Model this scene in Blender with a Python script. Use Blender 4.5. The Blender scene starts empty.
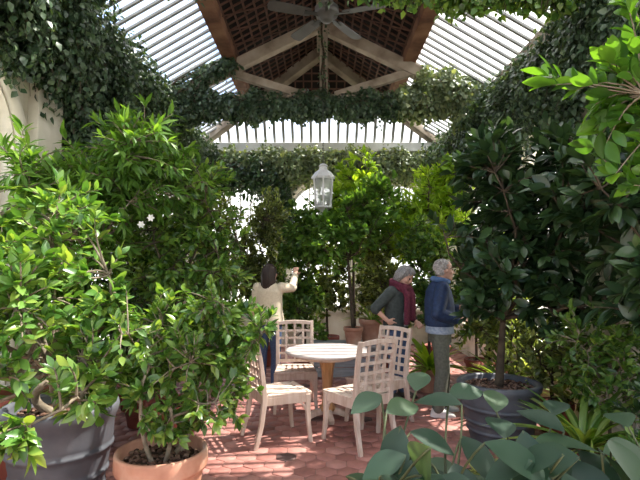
import bpy, math, random
import numpy as np
from mathutils import Vector, Matrix

C = bpy.context.scene.collection
PI = math.pi
rng = np.random.default_rng(7)

# ---------------------------------------------------------------- linking helpers
def setp(o, label=None, cat=None, group=None, kind=None):
    if label: o['label'] = label
    if cat: o['category'] = cat
    if group: o['group'] = group
    if kind: o['kind'] = kind
    return o

def thing(name, loc, label, cat, rz=0.0, group=None, kind=None):
    o = bpy.data.objects.new(name, None)
    o.empty_display_size = 0.1
    C.objects.link(o)
    o.location = loc
    o.rotation_euler = (0, 0, rz)
    return setp(o, label, cat, group, kind)

def link(name, me, mat, parent=None):
    o = bpy.data.objects.new(name, me)
    C.objects.link(o)
    for m in (mat if isinstance(mat, (list, tuple)) else [mat]):
        me.materials.append(m)
    if parent: o.parent = parent
    return o

def copy_tree(o, parent=None):
    c = o.copy(); C.objects.link(c)
    if parent: c.parent = parent
    for ch in list(o.children): copy_tree(ch, c)
    return c

def np_mesh(name, V, F, smooth=False):
    """V (n,3) floats, F (m,k) ints, one polygon size"""
    V = np.asarray(V, dtype=np.float32); F = np.asarray(F, dtype=np.int32)
    me = bpy.data.meshes.new(name)
    k = F.shape[1]
    me.vertices.add(len(V)); me.vertices.foreach_set('co', V.ravel())
    me.loops.add(F.size); me.loops.foreach_set('vertex_index', F.ravel())
    me.polygons.add(len(F)); me.polygons.foreach_set('loop_start', np.arange(len(F), dtype=np.int32) * k)
    if smooth: me.polygons.foreach_set('use_smooth', np.ones(len(F), dtype=bool))
    me.update(calc_edges=True)
    return me

class MB:
    """collects solids, then becomes ONE mesh object"""
    def __init__(s): s.v = []; s.f = []; s.sm = []
    def add(s, vs, fs, smooth=False):
        b = len(s.v)
        s.v += [tuple(v) for v in vs]; s.f += [tuple(i + b for i in f) for f in fs]; s.sm += [smooth] * len(fs)
    def box(s, c, d, M=None):
        x, y, z = d[0] / 2, d[1] / 2, d[2] / 2
        vs = [Vector((i * x, j * y, k * z)) for i in (-1, 1) for j in (-1, 1) for k in (-1, 1)]
        if M is not None: vs = [M @ v for v in vs]
        c = Vector(c)
        s.add([v + c for v in vs], [(0, 1, 3, 2), (4, 6, 7, 5), (0, 4, 5, 1), (2, 3, 7, 6), (0, 2, 6, 4), (1, 5, 7, 3)])
    def bar(s, a, b, w, h, up=(0, 0, 1), w2=None, h2=None):
        """beam from a to b, w across, h along 'up'"""
        a, b = Vector(a), Vector(b); d = (b - a).normalized(); u = Vector(up)
        if abs(d.dot(u)) > .98: u = Vector((0, 1, 0))
        r = d.cross(u).normalized(); u = r.cross(d)
        w2 = w if w2 is None else w2; h2 = h if h2 is None else h2
        vs = []
        for p, ww, hh in ((a, w, h), (b, w2, h2)):
            vs += [p - r * ww / 2 - u * hh / 2, p + r * ww / 2 - u * hh / 2, p + r * ww / 2 + u * hh / 2, p - r * ww / 2 + u * hh / 2]
        s.add(vs, [(3, 2, 1, 0), (4, 5, 6, 7), (0, 1, 5, 4), (1, 2, 6, 5), (2, 3, 7, 6), (3, 0, 4, 7)])
    def sweep(s, pts, ws, hs, up=(0, 0, 1)):
        """rectangular section along a polyline"""
        pts = [Vector(p) for p in pts]; n = len(pts); vs = []
        for i, p in enumerate(pts):
            d = (pts[min(i + 1, n - 1)] - pts[max(i - 1, 0)]).normalized(); u = Vector(up)
            if abs(d.dot(u)) > .98: u = Vector((0, 1, 0))
            r = d.cross(u).normalized(); u = r.cross(d)
            w = ws[i] if hasattr(ws, '__len__') else ws; h = hs[i] if hasattr(hs, '__len__') else hs
            vs += [p - r * w / 2 - u * h / 2, p + r * w / 2 - u * h / 2, p + r * w / 2 + u * h / 2, p - r * w / 2 + u * h / 2]
        fs = [(3, 2, 1, 0), tuple(4 * (n - 1) + k for k in range(4))]
        for i in range(n - 1):
            for k in range(4):
                a = 4 * i + k; b = 4 * i + (k + 1) % 4
                fs.append((a, b, b + 4, a + 4))
        s.add(vs, fs)
    def tube(s, pts, rs, n=6, smooth=True, cap=True):
        pts = [Vector(p) for p in pts]; m = len(pts); vs = []
        prev = None
        for i, p in enumerate(pts):
            d = (pts[min(i + 1, m - 1)] - pts[max(i - 1, 0)])
            d = d.normalized() if d.length > 1e-9 else Vector((0, 0, 1))
            if prev is None:
                q = d.orthogonal().normalized()
            else:
                q = (prev - d * prev.dot(d)); q = q.normalized() if q.length > 1e-6 else d.orthogonal().normalized()
            prev = q; t = d.cross(q)
            r = rs[i] if hasattr(rs, '__len__') else rs
            vs += [p + (q * math.cos(2 * PI * k / n) + t * math.sin(2 * PI * k / n)) * r for k in range(n)]
        fs = [(i * n + k, i * n + (k + 1) % n, (i + 1) * n + (k + 1) % n, (i + 1) * n + k) for i in range(m - 1) for k in range(n)]
        if cap:
            fs += [tuple(range(n - 1, -1, -1)), tuple((m - 1) * n + k for k in range(n))]
        s.add(vs, fs, smooth)
    def lathe(s, prof, n=40, c=(0, 0, 0), smooth=True):
        vs = [(c[0] + r * math.cos(2 * PI * k / n), c[1] + r * math.sin(2 * PI * k / n), c[2] + z) for r, z in prof for k in range(n)]
        m = len(prof)
        fs = [(i * n + k, i * n + (k + 1) % n, (i + 1) * n + (k + 1) % n, (i + 1) * n + k) for i in range(m - 1) for k in range(n)]
        fs += [tuple(range(n - 1, -1, -1)), tuple((m - 1) * n + k for k in range(n))]
        s.add(vs, fs, smooth)
    def ball(s, c, r, n=12, m=8, sc=(1, 1, 1), M=None):
        c = Vector(c); vs = []
        for i in range(m + 1):
            th = PI * i / m
            for k in range(n):
                v = Vector((r * sc[0] * math.sin(th) * math.cos(2 * PI * k / n), r * sc[1] * math.sin(th) * math.sin(2 * PI * k / n), r * sc[2] * math.cos(th)))
                vs.append(c + (M @ v if M is not None else v))
        fs = [(i * n + k, (i + 1) * n + k, (i + 1) * n + (k + 1) % n, i * n + (k + 1) % n) for i in range(m) for k in range(n)]
        s.add(vs, fs, True)
    def loft(s, rings, n=20):
        """rings: (centre, rx, ry[, rz-angle]) horizontal ellipses"""
        vs = []
        for rg in rings:
            c, rx, ry = Vector(rg[0]), rg[1], rg[2]; a0 = rg[3] if len(rg) > 3 else 0
            for k in range(n):
                a = 2 * PI * k / n; x, y = rx * math.cos(a), ry * math.sin(a)
                vs.append(c + Vector((x * math.cos(a0) - y * math.sin(a0), x * math.sin(a0) + y * math.cos(a0), 0)))
        m = len(rings)
        fs = [(i * n + k, i * n + (k + 1) % n, (i + 1) * n + (k + 1) % n, (i + 1) * n + k) for i in range(m - 1) for k in range(n)]
        fs += [tuple(range(n - 1, -1, -1)), tuple((m - 1) * n + k for k in range(n))]
        s.add(vs, fs, True)
    def mesh(s, name, off=(0, 0, 0)):
        me = bpy.data.meshes.new(name)
        o = Vector(off)
        me.from_pydata([tuple(Vector(v) - o) for v in s.v], [], s.f)
        me.polygons.foreach_set('use_smooth', s.sm)
        me.update()
        return me
    def build(s, name, mat, parent=None, off=(0, 0, 0), bevel=0, seg=2):
        o = link(name, s.mesh(name, off), mat, parent)
        if bevel:
            b = o.modifiers.new('bevel', 'BEVEL'); b.width = bevel; b.segments = seg; b.limit_method = 'ANGLE'; b.angle_limit = math.radians(40)
        return o

# ---------------------------------------------------------------- materials
def mat_new(name):
    m = bpy.data.materials.new(name); m.use_nodes = True
    nt = m.node_tree; nt.nodes.clear()
    out = nt.nodes.new('ShaderNodeOutputMaterial')
    return m, nt, out

def ramp(nt, cols):
    r = nt.nodes.new('ShaderNodeValToRGB'); e = r.color_ramp.elements
    while len(e) < len(cols): e.new(.5)
    for k, (p, c) in enumerate(cols): e[k].position = p; e[k].color = (*c, 1)
    return r

def surf(name, cols, scale=6, rough=.6, detail=5, bump=.0, bscale=40, spec=.4, metal=0, stretch=None, noise2=None):
    """noise-mottled principled surface (object coordinates)"""
    m, nt, out = mat_new(name); N = nt.nodes; L = nt.links
    b = N.new('ShaderNodeBsdfPrincipled'); b.inputs['Roughness'].default_value = rough; b.inputs['Metallic'].default_value = metal
    b.inputs['Specular IOR Level'].default_value = spec
    tc = N.new('ShaderNodeTexCoord'); src = tc.outputs['Object']
    if stretch:
        mp = N.new('ShaderNodeMapping'); mp.inputs['Scale'].default_value = stretch; L.new(src, mp.inputs[0]); src = mp.outputs[0]
    n = N.new('ShaderNodeTexNoise'); n.inputs['Scale'].default_value = scale; n.inputs['Detail'].default_value = detail
    L.new(src, n.inputs['Vector'])
    k = len(cols)
    r = ramp(nt, [(.3 + .4 * i / max(1, k - 1), c) for i, c in enumerate(cols)])
    L.new(n.outputs['Fac'], r.inputs[0]); L.new(r.outputs[0], b.inputs['Base Color'])
    if bump:
        n2 = N.new('ShaderNodeTexNoise'); n2.inputs['Scale'].default_value = bscale; n2.inputs['Detail'].default_value = 4; L.new(src, n2.inputs['Vector'])
        bp = N.new('ShaderNodeBump'); bp.inputs['Strength'].default_value = bump; bp.inputs['Distance'].default_value = .01
        L.new(n2.outputs['Fac'], bp.inputs['Height']); L.new(bp.outputs[0], b.inputs['Normal'])
    L.new(b.outputs[0], out.inputs[0])
    return m

def leaf_mat(name, cols, trans=.35, rough=.38, spec=.5, tcol=None, tsat=1.6):
    """each leaf (mesh island) gets its own shade between cols; light passes through"""
    m, nt, out = mat_new(name); N = nt.nodes; L = nt.links
    g = N.new('ShaderNodeNewGeometry')
    r = ramp(nt, [(i / (len(cols) - 1), c) for i, c in enumerate(cols)])
    L.new(g.outputs['Random Per Island'], r.inputs[0])
    b = N.new('ShaderNodeBsdfPrincipled'); b.inputs['Roughness'].default_value = rough; b.inputs['Specular IOR Level'].default_value = spec
    L.new(r.outputs[0], b.inputs['Base Color'])
    t = N.new('ShaderNodeBsdfTranslucent')
    mx = N.new('ShaderNodeMix'); mx.data_type = 'RGBA'; mx.blend_type = 'MULTIPLY'; mx.inputs[0].default_value = 1
    L.new(r.outputs[0], mx.inputs[6]); mx.inputs[7].default_value = (*(tcol or (2.2, 2.0, .7)), 1)
    L.new(mx.outputs[2], t.inputs['Color'])
    s = N.new('ShaderNodeMixShader'); s.inputs[0].default_value = trans
    L.new(b.outputs[0], s.inputs[1]); L.new(t.outputs[0], s.inputs[2]); L.new(s.outputs[0], out.inputs[0])
    return m

def island_mat(name, cols, rough=.6, spec=.3, pos=None, nscale=18, mixn=.35):
    """every loose piece (a floor tile, a chip of bark) has a shade of its own"""
    m, nt, out = mat_new(name); N = nt.nodes; L = nt.links
    g = N.new('ShaderNodeNewGeometry')
    pos = pos or [i / (len(cols) - 1) for i in range(len(cols))]
    r = ramp(nt, list(zip(pos, cols)))
    L.new(g.outputs['Random Per Island'], r.inputs[0])
    tc = N.new('ShaderNodeTexCoord')
    n = N.new('ShaderNodeTexNoise'); n.inputs['Scale'].default_value = nscale; n.inputs['Detail'].default_value = 6; L.new(tc.outputs['Object'], n.inputs['Vector'])
    r2 = ramp(nt, [(.3, (.62, .6, .6)), (.7, (1.15, 1.12, 1.1))]); L.new(n.outputs['Fac'], r2.inputs[0])
    mx = N.new('ShaderNodeMix'); mx.data_type = 'RGBA'; mx.blend_type = 'MULTIPLY'; mx.inputs[0].default_value = mixn * 2
    L.new(r.outputs[0], mx.inputs[6]); L.new(r2.outputs[0], mx.inputs[7])
    b = N.new('ShaderNodeBsdfPrincipled'); b.inputs['Roughness'].default_value = rough; b.inputs['Specular IOR Level'].default_value = spec
    L.new(mx.outputs[2], b.inputs['Base Color']); L.new(b.outputs[0], out.inputs[0])
    return m

def glass_mat(name, haze=.0, gloss=.08, tint=(1, 1, 1), hcol=(.9, .93, .95)):
    m, nt, out = mat_new(name); N = nt.nodes; L = nt.links
    t = N.new('ShaderNodeBsdfTransparent'); t.inputs[0].default_value = (*tint, 1)
    d = N.new('ShaderNodeBsdfTranslucent'); d.inputs[0].default_value = (*hcol, 1)
    g = N.new('ShaderNodeBsdfGlossy'); g.inputs['Roughness'].default_value = .05
    a = N.new('ShaderNodeMixShader'); a.inputs[0].default_value = haze
    L.new(t.outputs[0], a.inputs[1]); L.new(d.outputs[0], a.inputs[2])
    b = N.new('ShaderNodeMixShader'); b.inputs[0].default_value = gloss
    L.new(a.outputs[0], b.inputs[1]); L.new(g.outputs[0], b.inputs[2]); L.new(b.outputs[0], out.inputs[0])
    return m

M = {}
M['stone'] = surf('limestone', [(.36, .33, .25), (.64, .59, .48), (.74, .70, .60)], 2.2, .85, 8, .35, 30, .2)
M['trimstone'] = surf('pale stone', [(.50, .46, .37), (.74, .70, .60)], 3, .8, 6, .2, 40, .2)
M['white_paint'] = surf('white paint', [(.62, .62, .60), (.78, .78, .76)], 5, .5)
M['timber'] = surf('weathered timber', [(.15, .115, .085), (.30, .245, .19), (.40, .34, .275)], 3, .8, 6, .4, 30, .2)
M['timber_red'] = surf('stained timber', [(.10, .045, .028), (.20, .10, .06), (.27, .15, .09)], 3, .75, 6, .3, 30, .25)
M['lattice'] = surf('lattice wood', [(.07, .032, .022), (.12, .058, .04)], 6, .8)
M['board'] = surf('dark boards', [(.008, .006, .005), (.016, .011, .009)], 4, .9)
M['glazing'] = surf('grey glazing bar', [(.20, .20, .19), (.30, .30, .28)], 5, .6)
M['pane'] = glass_mat('window glass', .06, .06)
M['roof_glass'] = glass_mat('roof glass', .22, .05)
M['grout'] = surf('grout', [(.20, .13, .11), (.30, .21, .18)], 8, .9)
M['tile'] = island_mat('terracotta tiles', [(.045, .042, .042), (.24, .10, .082), (.34, .15, .125), (.42, .21, .178)], .55, .35, [.0, .035, .5, 1], 14, .3)
M['terracotta'] = surf('terracotta', [(.33, .155, .10), (.47, .24, .16), (.57, .38, .29)], 5, .75, 6, .15, 40, .25)
M['terracotta_red'] = surf('dark terracotta', [(.20, .05, .035), (.30, .09, .06)], 5, .75)
M['grey_pot'] = surf('lead grey', [(.055, .058, .068), (.085, .09, .104), (.12, .124, .136)], 4, .55, 6, .1, 30, .4)
M['soil'] = surf('soil', [(.03, .02, .014), (.07, .048, .033)], 30, .95, 6, .6, 60, .1)
M['bark'] = island_mat('bark chips', [(.06, .03, .02), (.16, .085, .055), (.26, .17, .12)], .8)
M['chair'] = surf('bleached teak', [(.45, .33, .265), (.56, .44, .365), (.62, .52, .455)], 4, .65, 6, .15, 60, .3, stretch=(6, 6, 1))
M['tabletop'] = surf('pale table top', [(.40, .35, .335), (.52, .47, .45)], 9, .5, 5)
M['pedestal'] = surf('honey wood', [(.40, .20, .085), (.58, .33, .15)], 4, .5, 5, stretch=(8, 8, 1))
M['greywood'] = surf('grey planks', [(.20, .21, .22), (.34, .35, .36)], 4, .8, 6, stretch=(1, 6, 6))
M['branch'] = surf('pale bark', [(.10, .08, .055), (.20, .165, .12), (.31, .265, .205)], 14, .85, 6, .5, 50, .15)
M['trunk'] = surf('dark bark', [(.045, .035, .025), (.11, .085, .06)], 14, .9, 6, .5, 50, .15)
M['green_stem'] = surf('green stem', [(.04, .05, .02), (.08, .09, .035)], 14, .6)
M['fan'] = surf('fan grey', [(.055, .053, .05), (.085, .082, .077)], 4, .45)
M['dark_metal'] = surf('dark metal', [(.05, .05, .05), (.09, .09, .085)], 4, .45, metal=.6)
M['lantern'] = surf('painted lantern frame', [(.50, .50, .50), (.68, .68, .67)], 6, .4)
M['frost'] = glass_mat('lantern glass', .45, .12, hcol=(.95, .96, .98))
M['ground'] = surf('pale gravel', [(.42, .40, .36), (.58, .56, .50)], 4, .95)
# leaves
M['L_glossy'] = leaf_mat('glossy mid green leaf', [(.045, .12, .022), (.085, .20, .035), (.15, .29, .06), (.26, .36, .07)], .30, .30, .6)
M['L_mid'] = leaf_mat('mid green leaf', [(.035, .09, .02), (.085, .18, .035), (.20, .30, .065)], .4, .32, .6)
M['L_feather'] = leaf_mat('fresh green leaflet', [(.045, .11, .02), (.085, .185, .032), (.15, .27, .05)], .40, .42, .4)
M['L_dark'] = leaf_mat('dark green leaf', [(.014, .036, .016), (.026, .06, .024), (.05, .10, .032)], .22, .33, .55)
M['L_ivy'] = leaf_mat('ivy leaf', [(.022, .046, .026), (.045, .085, .045), (.10, .15, .085)], .25, .36, .55)
M['L_ivypale'] = leaf_mat('grey green ivy leaf', [(.07, .11, .06), (.13, .18, .09), (.24, .28, .16)], .3, .4, .5)  # paler copy of the ivy; sunlight on the beam-end clump is painted in
M['L_lime'] = leaf_mat('lime green leaf', [(.13, .24, .02), (.22, .36, .03), (.33, .46, .06)], .45, .4, .4)
M['L_olive'] = leaf_mat('olive grey leaf', [(.055, .085, .03), (.13, .18, .06), (.28, .33, .14)], .48, .3, .65)
M['L_big'] = leaf_mat('large blue green leaf', [(.014, .034, .020), (.023, .054, .031), (.045, .082, .038)], .22, .48, .35)
M['L_bright'] = leaf_mat('bright green leaf', [(.03, .08, .015), (.06, .16, .02), (.11, .24, .03)], .42, .35, .5)
M['L_strap'] = leaf_mat('strap leaf', [(.07, .16, .025), (.15, .27, .05), (.30, .38, .10)], .35, .38, .5)
M['petal'] = leaf_mat('white petal', [(.8, .78, .74), (.9, .88, .85)], .3, .5, .3, (1, 1, 1))
# people
M['skin'] = surf('skin', [(.52, .29, .21), (.60, .36, .27)], 8, .5)
M['hair_dark'] = surf('dark brown hair', [(.016, .010, .008), (.045, .027, .02)], 60, .45, stretch=(4, 4, .6))
M['hair_grey'] = surf('grey hair', [(.05, .045, .042), (.40, .385, .37)], 45, .5, stretch=(4, 4, .6))
M['hair_white'] = surf('short grey hair', [(.24, .22, .20), (.48, .45, .43)], 60, .55)
M['cream'] = surf('cream knit', [(.60, .51, .37), (.72, .63, .48)], 50, .85)
M['denim'] = surf('denim', [(.035, .06, .13), (.07, .11, .20)], 60, .85)
M['jacket'] = surf('dark grey green jacket', [(.030, .038, .036), (.055, .066, .062)], 30, .8)
M['scarf'] = surf('burgundy scarf', [(.075, .010, .022), (.14, .022, .045)], 50, .85)
M['grey_top'] = surf('grey top', [(.28, .27, .29), (.36, .35, .37)], 40, .85)
M['navy'] = surf('navy jacket', [(.008, .019, .055), (.018, .042, .11)], 30, .65)
M['collar'] = surf('blue collar', [(.05, .10, .23), (.09, .16, .30)], 30, .75)
M['shirt'] = surf('pale blue shirt', [(.20, .25, .34), (.36, .41, .48)], 40, .85)
M['trousers'] = surf('olive grey trousers', [(.085, .09, .07), (.14, .145, .115)], 40, .85)
M['shoe'] = surf('pale shoe', [(.5, .49, .47), (.66, .65, .62)], 20, .6)
M['shoe_dark'] = surf('dark shoe', [(.03, .025, .02), (.06, .05, .04)], 20, .6)
M['eye'] = surf('eye', [(.02, .015, .012), (.04, .03, .025)], 20, .2)
M['lip'] = surf('lips', [(.40, .13, .11), (.46, .17, .14)], 20, .5)

# ---------------------------------------------------------------- foliage helpers
def leaf_tmpl(widths, fold=.25, curl=.15, petiole=0.0):
    """unit-long leaf along +y, half widths at stations, folded on the midrib, tip curling down"""
    n = len(widths) + 1; V = [(0, 0, 0)]; T = []
    for i, w in enumerate(widths):
        t = (i + 1) / n; z = -curl * t * t
        V += [(-w, t, z + fold * w), (0, t, z), (w, t, z + fold * w)]
    V.append((0, 1, -curl)); tip = len(V) - 1
    T += [(0, 2, 1), (0, 3, 2)]
    for i in range(len(widths) - 1):
        a = 1 + 3 * i
        for k in (0, 1): T += [(a + k, a + k + 1, a + k + 4), (a + k, a + k + 4, a + k + 3)]
    a = 1 + 3 * (len(widths) - 1)
    T += [(a, a + 1, tip), (a + 1, a + 2, tip)]
    return np.array(V, dtype=float), np.array(T)

T_OVAL = leaf_tmpl([.17, .22, .15], .3, .18)
T_BROAD = leaf_tmpl([.24, .31, .22], .25, .2)
T_LANCE = leaf_tmpl([.09, .12, .07], .25, .25)
T_NARROW = leaf_tmpl([.075, .06], .2, .3)
T_IVY = leaf_tmpl([.38, .25], .2, .2)
T_BIG = leaf_tmpl([.11, .20, .26, .285, .28, .245, .185, .10], .24, .18)
T_MAG = leaf_tmpl([.10, .17, .215, .23, .215, .17, .10], .25, .15)
T_STRAP = leaf_tmpl([.03, .036, .04, .042, .042, .038, .03, .016], .35, .75)

T_CLIVIA = leaf_tmpl([.045, .058, .065, .067, .064, .055, .042, .024], .3, .55)
def unit(a): return a / np.maximum(np.linalg.norm(a, axis=-1, keepdims=True), 1e-9)

def leaves_mesh(name, P, D, Nn, L, tmpl, smooth=False):
    V0, T0 = tmpl
    D = unit(D); X = unit(np.cross(D, Nn)); Z = np.cross(X, D)
    R = np.stack([X, D, Z], axis=1)                      # (n,3axes,3)
    W = np.einsum('kj,njc->nkc', V0, R) * L[:, None, None] + P[:, None, :]
    n, k = W.shape[:2]
    F = (T0[None] + (np.arange(n) * k)[:, None, None]).reshape(-1, 3)
    return np_mesh(name, W.reshape(-1, 3), F, smooth)

def qcurve(a, b, c, n):
    t = np.linspace(0, 1, n)[:, None]
    return (1 - t) ** 2 * a + 2 * t * (1 - t) * b + t ** 2 * c

def sample_crown(r, crown, dens=1.0):
    P, O = [], []
    for (cx, cy, cz, rx, ry, rz, n) in crown:
        n = int(n * dens)
        u = unit(r.normal(size=(n, 3))); rad = r.random(n) ** (1 / 2.4)
        # lumpy outline: pull in and push out by a few low-frequency waves
        ph = r.random(6) * 6.28
        lump = 1 + .24 * np.sin(3 * u[:, 0] + ph[0] + 2 * u[:, 2]) + .20 * np.sin(5 * u[:, 1] + ph[1] - 3 * u[:, 2]) + .1 * np.sin(7 * u[:, 2] + ph[2] + 4 * u[:, 0])
        P.append(np.array([cx, cy, cz]) + u * (rad * lump)[:, None] * np.array([rx, ry, rz])); O.append(u)
    return np.concatenate(P), np.concatenate(O)

def grow(root, base, crown, trunk, nlimb, leaf, lmat, bmat, seed, twig_r=.004, limb_r=None, wiggle=.12, multi=1, up=.35, droop=0.0, xmax=None, dens=1.7):
    """trunk(s) -> limbs -> twigs with leaf sprays; two parts: branches and leaves (world coordinates, base = root location)"""
    r = np.random.default_rng(seed)
    tmpl, size, per, tw = leaf
    base = np.array(base, float); off = np.array(root.matrix_world.translation) if False else np.array(root.location)
    P, O = sample_crown(r, crown, dens)
    if xmax is not None:
        k = (np.abs(P[:, 0]) < xmax); P, O = P[k], O[k]
    tr_top, tr_r = np.array(trunk[0], float), trunk[1]
    mb = MB()
    # stems
    skel = []
    for s in range(multi):
        j = r.normal(size=3) * np.array([.12, .12, .05]) * (0 if multi == 1 else 1)
        top = tr_top + j * 1.5; b0 = base + np.array([j[0] * .35, j[1] * .35, 0])
        mid = (b0 + top) / 2 + r.normal(size=3) * wiggle * .4 * np.array([1, 1, .2])
        pts = qcurve(b0, mid, top, 9)
        mb.tube(pts, list(np.linspace(tr_r, tr_r * .6, 9)), 8); skel.append(pts)
    allsk = np.concatenate([s[3:] for s in skel])
    # limbs: aim at scattered tips
    pick = [int(r.integers(len(P)))]
    for _ in range(nlimb - 1):
        d = np.min(np.linalg.norm(P[:, None] - P[pick][None], axis=2), axis=1); pick.append(int(np.argmax(d * (0.7 + .3 * r.random(len(P))))))
    limb_pts = [allsk]
    for q in pick:
        e = P[q]; c0 = allsk[np.argmin(np.linalg.norm((allsk - e) * np.array([1, 1, 1.4]), axis=1))]
        e2 = c0 + (e - c0) * .82
        mid = (c0 + e2) / 2 + r.normal(size=3) * wiggle + np.array([0, 0, .10 * np.linalg.norm(e2 - c0)])
        pts = qcurve(c0, mid, e2, 8)
        pts[1:-1] += r.normal(size=(6, 3)) * wiggle * .12
        lr = limb_r or tr_r * .5
        mb.tube(pts, list(np.linspace(lr, lr * .35, 8)), 6); limb_pts.append(pts[2:])
    LP = np.concatenate(limb_pts)
    lp, ld, ln = [], [], []
    for p, o in zip(P, O):
        dd = np.linalg.norm(LP - p, axis=1); c0 = LP[np.argmin(dd)]
        v = p - c0; ln_ = np.linalg.norm(v)
        if ln_ < .02: continue
        mid = (c0 + p) / 2 + r.normal(size=3) * .12 * ln_ + np.array([0, 0, .12 * ln_ - droop * ln_ * .3])
        pts = qcurve(c0, mid, p, 5)
        mb.tube(pts, [twig_r * 1.6, twig_r * 1.4, twig_r * 1.2, twig_r, twig_r * .6], 4, cap=False)
        td = unit(pts[-1] - pts[-2])
        span = min(tw / ln_, .8)
        t = 1 - span * r.random(per) ** 1.3
        a = (1 - t)[:, None]; t_ = t[:, None]
        q = a ** 2 * c0 + 2 * t_ * a * mid + t_ ** 2 * p
        rad = r.normal(size=(per, 3)); rad = unit(rad - (rad @ td)[:, None] * td)
        d = unit(td * .55 + rad * (.55 + .5 * a) + o * .25 + np.array([0, 0, up - droop]))
        lp.append(q); ld.append(d); ln.append(np.array([0, 0, 1.0]) + o * .5 + r.normal(size=(per, 3)) * .38 + td * .25)
    lp, ld, ln = map(np.concatenate, (lp, ld, ln))
    L = size * (.6 + .6 * r.random(len(lp)))
    if xmax is not None:
        k = np.abs(lp[:, 0] + ld[:, 0] * L) < xmax; lp, ld, ln, L = lp[k], ld[k], ln[k], L[k]
    mb.build('branches', bmat, root, off)
    me = leaves_mesh('leaves', lp - off, ld, ln, L, tmpl)
    return link('leaves', me, lmat, root)

# ---------------------------------------------------------------- pots
def pot_terracotta(root, r, h, mat, c=(0, 0, 0), chips=True, seed=0):
    mb = MB(); t = r * .08
    mb.lathe([(r * .66, 0), (r * .70, .02), (r * .90, h * .76), (r * .90, h * .79), (r * .98, h * .80), (r * 1.0, h * .83), (r * 1.0, h * .97), (r * .98, h),
              (r - t, h), (r - t * 1.4, h * .97), (r - t * 1.6, h * .84), (r * .2, h * .84)], 48, c)
    # two thin raised bands as on hand-thrown pots
    mb.lathe([(r * .80, h * .40), (r * .825, h * .415), (r * .81, h * .43), (r * .78, h * .43)], 48, c)
    mb.build('pot', mat, root)
    soil(root, r * .88, c[2] + h * .86, c, seed, chips)

def soil(root, r, z, c, seed, chips):
    s = MB(); s.lathe([(r, -.02), (r, 0), (r * .6, .012), (r * .2, .018)], 32, (c[0], c[1], z)); s.build('soil', M['soil'], root)
    if chips:
        g = np.random.default_rng(seed + 100); mb = MB()
        for k in range(int(150 * (r / .22) ** 2)):
            a = g.random() * 6.28; q = r * .96 * math.sqrt(g.random())
            Mx = Matrix.Rotation(g.random() * 6.28, 3, 'Z') @ Matrix.Rotation(g.normal() * .5, 3, 'X')
            mb.ball((c[0] + q * math.cos(a), c[1] + q * math.sin(a), z + .015 + .006 * g.random()), .013 + .007 * g.random(), 6, 4, (1.2, .8, .55), Mx)
        setp(mb.build('bark_mulch', M['bark'], root), kind='stuff')

def pot_grey(root, r, h, seed=0):
    mb = MB()
    prof = [(r * .70, 0), (r * .74, .015)]
    for k in range(9):                                    # body widens, with raised hoops
        z = h * (.08 + .075 * k); rr = r * (.74 + .027 * k)
        prof += [(rr, z - .012)] + ([(rr + .014, z - .006), (rr + .014, z + .012), (rr + .004, z + .018)] if k in (2, 4, 7) else [(rr + .002, z + .01)])
    prof += [(r * .97, h * .80), (r * 1.0, h * .86), (r * 1.04, h * .90), (r * 1.06, h * .95), (r * 1.04, h * .99), (r * 1.0, h), (r * .93, h), (r * .90, h * .97), (r * .89, h * .87), (r * .2, h * .87)]
    mb.lathe(prof, 56); mb.build('pot', M['grey_pot'], root)
    soil(root, r * .885, h * .88, (0, 0, 0), seed, True)

# ---------------------------------------------------------------- the setting
W, Y0, Y1, ZE = 2.75, -1.6, 10.3, 4.35
XP, ZP, YP = 1.5, 5.10, 9.71
ZR, YR = 6.0, 9.0

# floor of hexagonal terracotta tiles on grout
def make_floor():
    g = MB(); g.box((0, (Y0 + Y1) / 2, -.06), (2 * W + .6, Y1 - Y0 + .6, .112))
    fl = setp(g.build('floor', M['grout']), 'terracotta hexagon tile floor of the conservatory, worn, with a few dark tiles', 'floor', kind='structure')
    rr = .098; gap = .006
    V, F = [], []
    r = np.random.default_rng(3)
    dx = rr * math.sqrt(3); dy = rr * 1.5; row = 0; y = Y0
    base = []
    while y < Y1:
        x = -W + (dx / 2 if row % 2 else 0)
        while x < W: base.append((x, y)); x += dx
        y += dy; row += 1
    a = np.arange(6) * PI / 3 + PI / 6
    o = np.stack([np.cos(a), np.sin(a)], 1)
    B = np.array(base); n = len(B)
    dz = r.normal(size=n) * .0012
    tilt = r.normal(size=(n, 2)) * .006
    rings = []
    for q, z in ((rr - gap / 2, -.006), (rr - gap / 2, .002), (rr - gap / 2 - .004, .005)):
        xy = B[:, None, :] + o[None] * q
        zz = z + (dz[:, None] + (o[None] * q * tilt[:, None]).sum(2)) * (1 if z > 0 else 0)
        rings.append(np.concatenate([xy, zz[..., None]], 2))
    V = np.concatenate(rings, 1)                          # (n,18,3)
    fs = []
    for ring in (0, 1):
        for k in range(6): fs += [(ring * 6 + k, ring * 6 + (k + 1) % 6, ring * 6 + 6 + (k + 1) % 6, ring * 6 + 6 + k)]
    for (i, j, k, l) in ((12, 13, 14, 15), (12, 15, 16, 17)): fs.append((i, j, k, l))
    F = (np.array(fs)[None] + (np.arange(n) * 18)[:, None, None]).reshape(-1, 4)
    tl = link('tiles', np_mesh('tiles', V.reshape(-1, 3), F), M['tile'], fl)
    return fl
make_floor()
gr = MB(); gr.box((0, 4, -.17), (70, 70, .1))
setp(gr.build('ground', M['ground']), 'pale gravel ground outside the conservatory windows', 'ground', kind='structure')

def arch_z(u, w, spring):                                 # height of a round arch at offset u
    return spring + math.sqrt(max(0, (w / 2) ** 2 - u * u))

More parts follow.
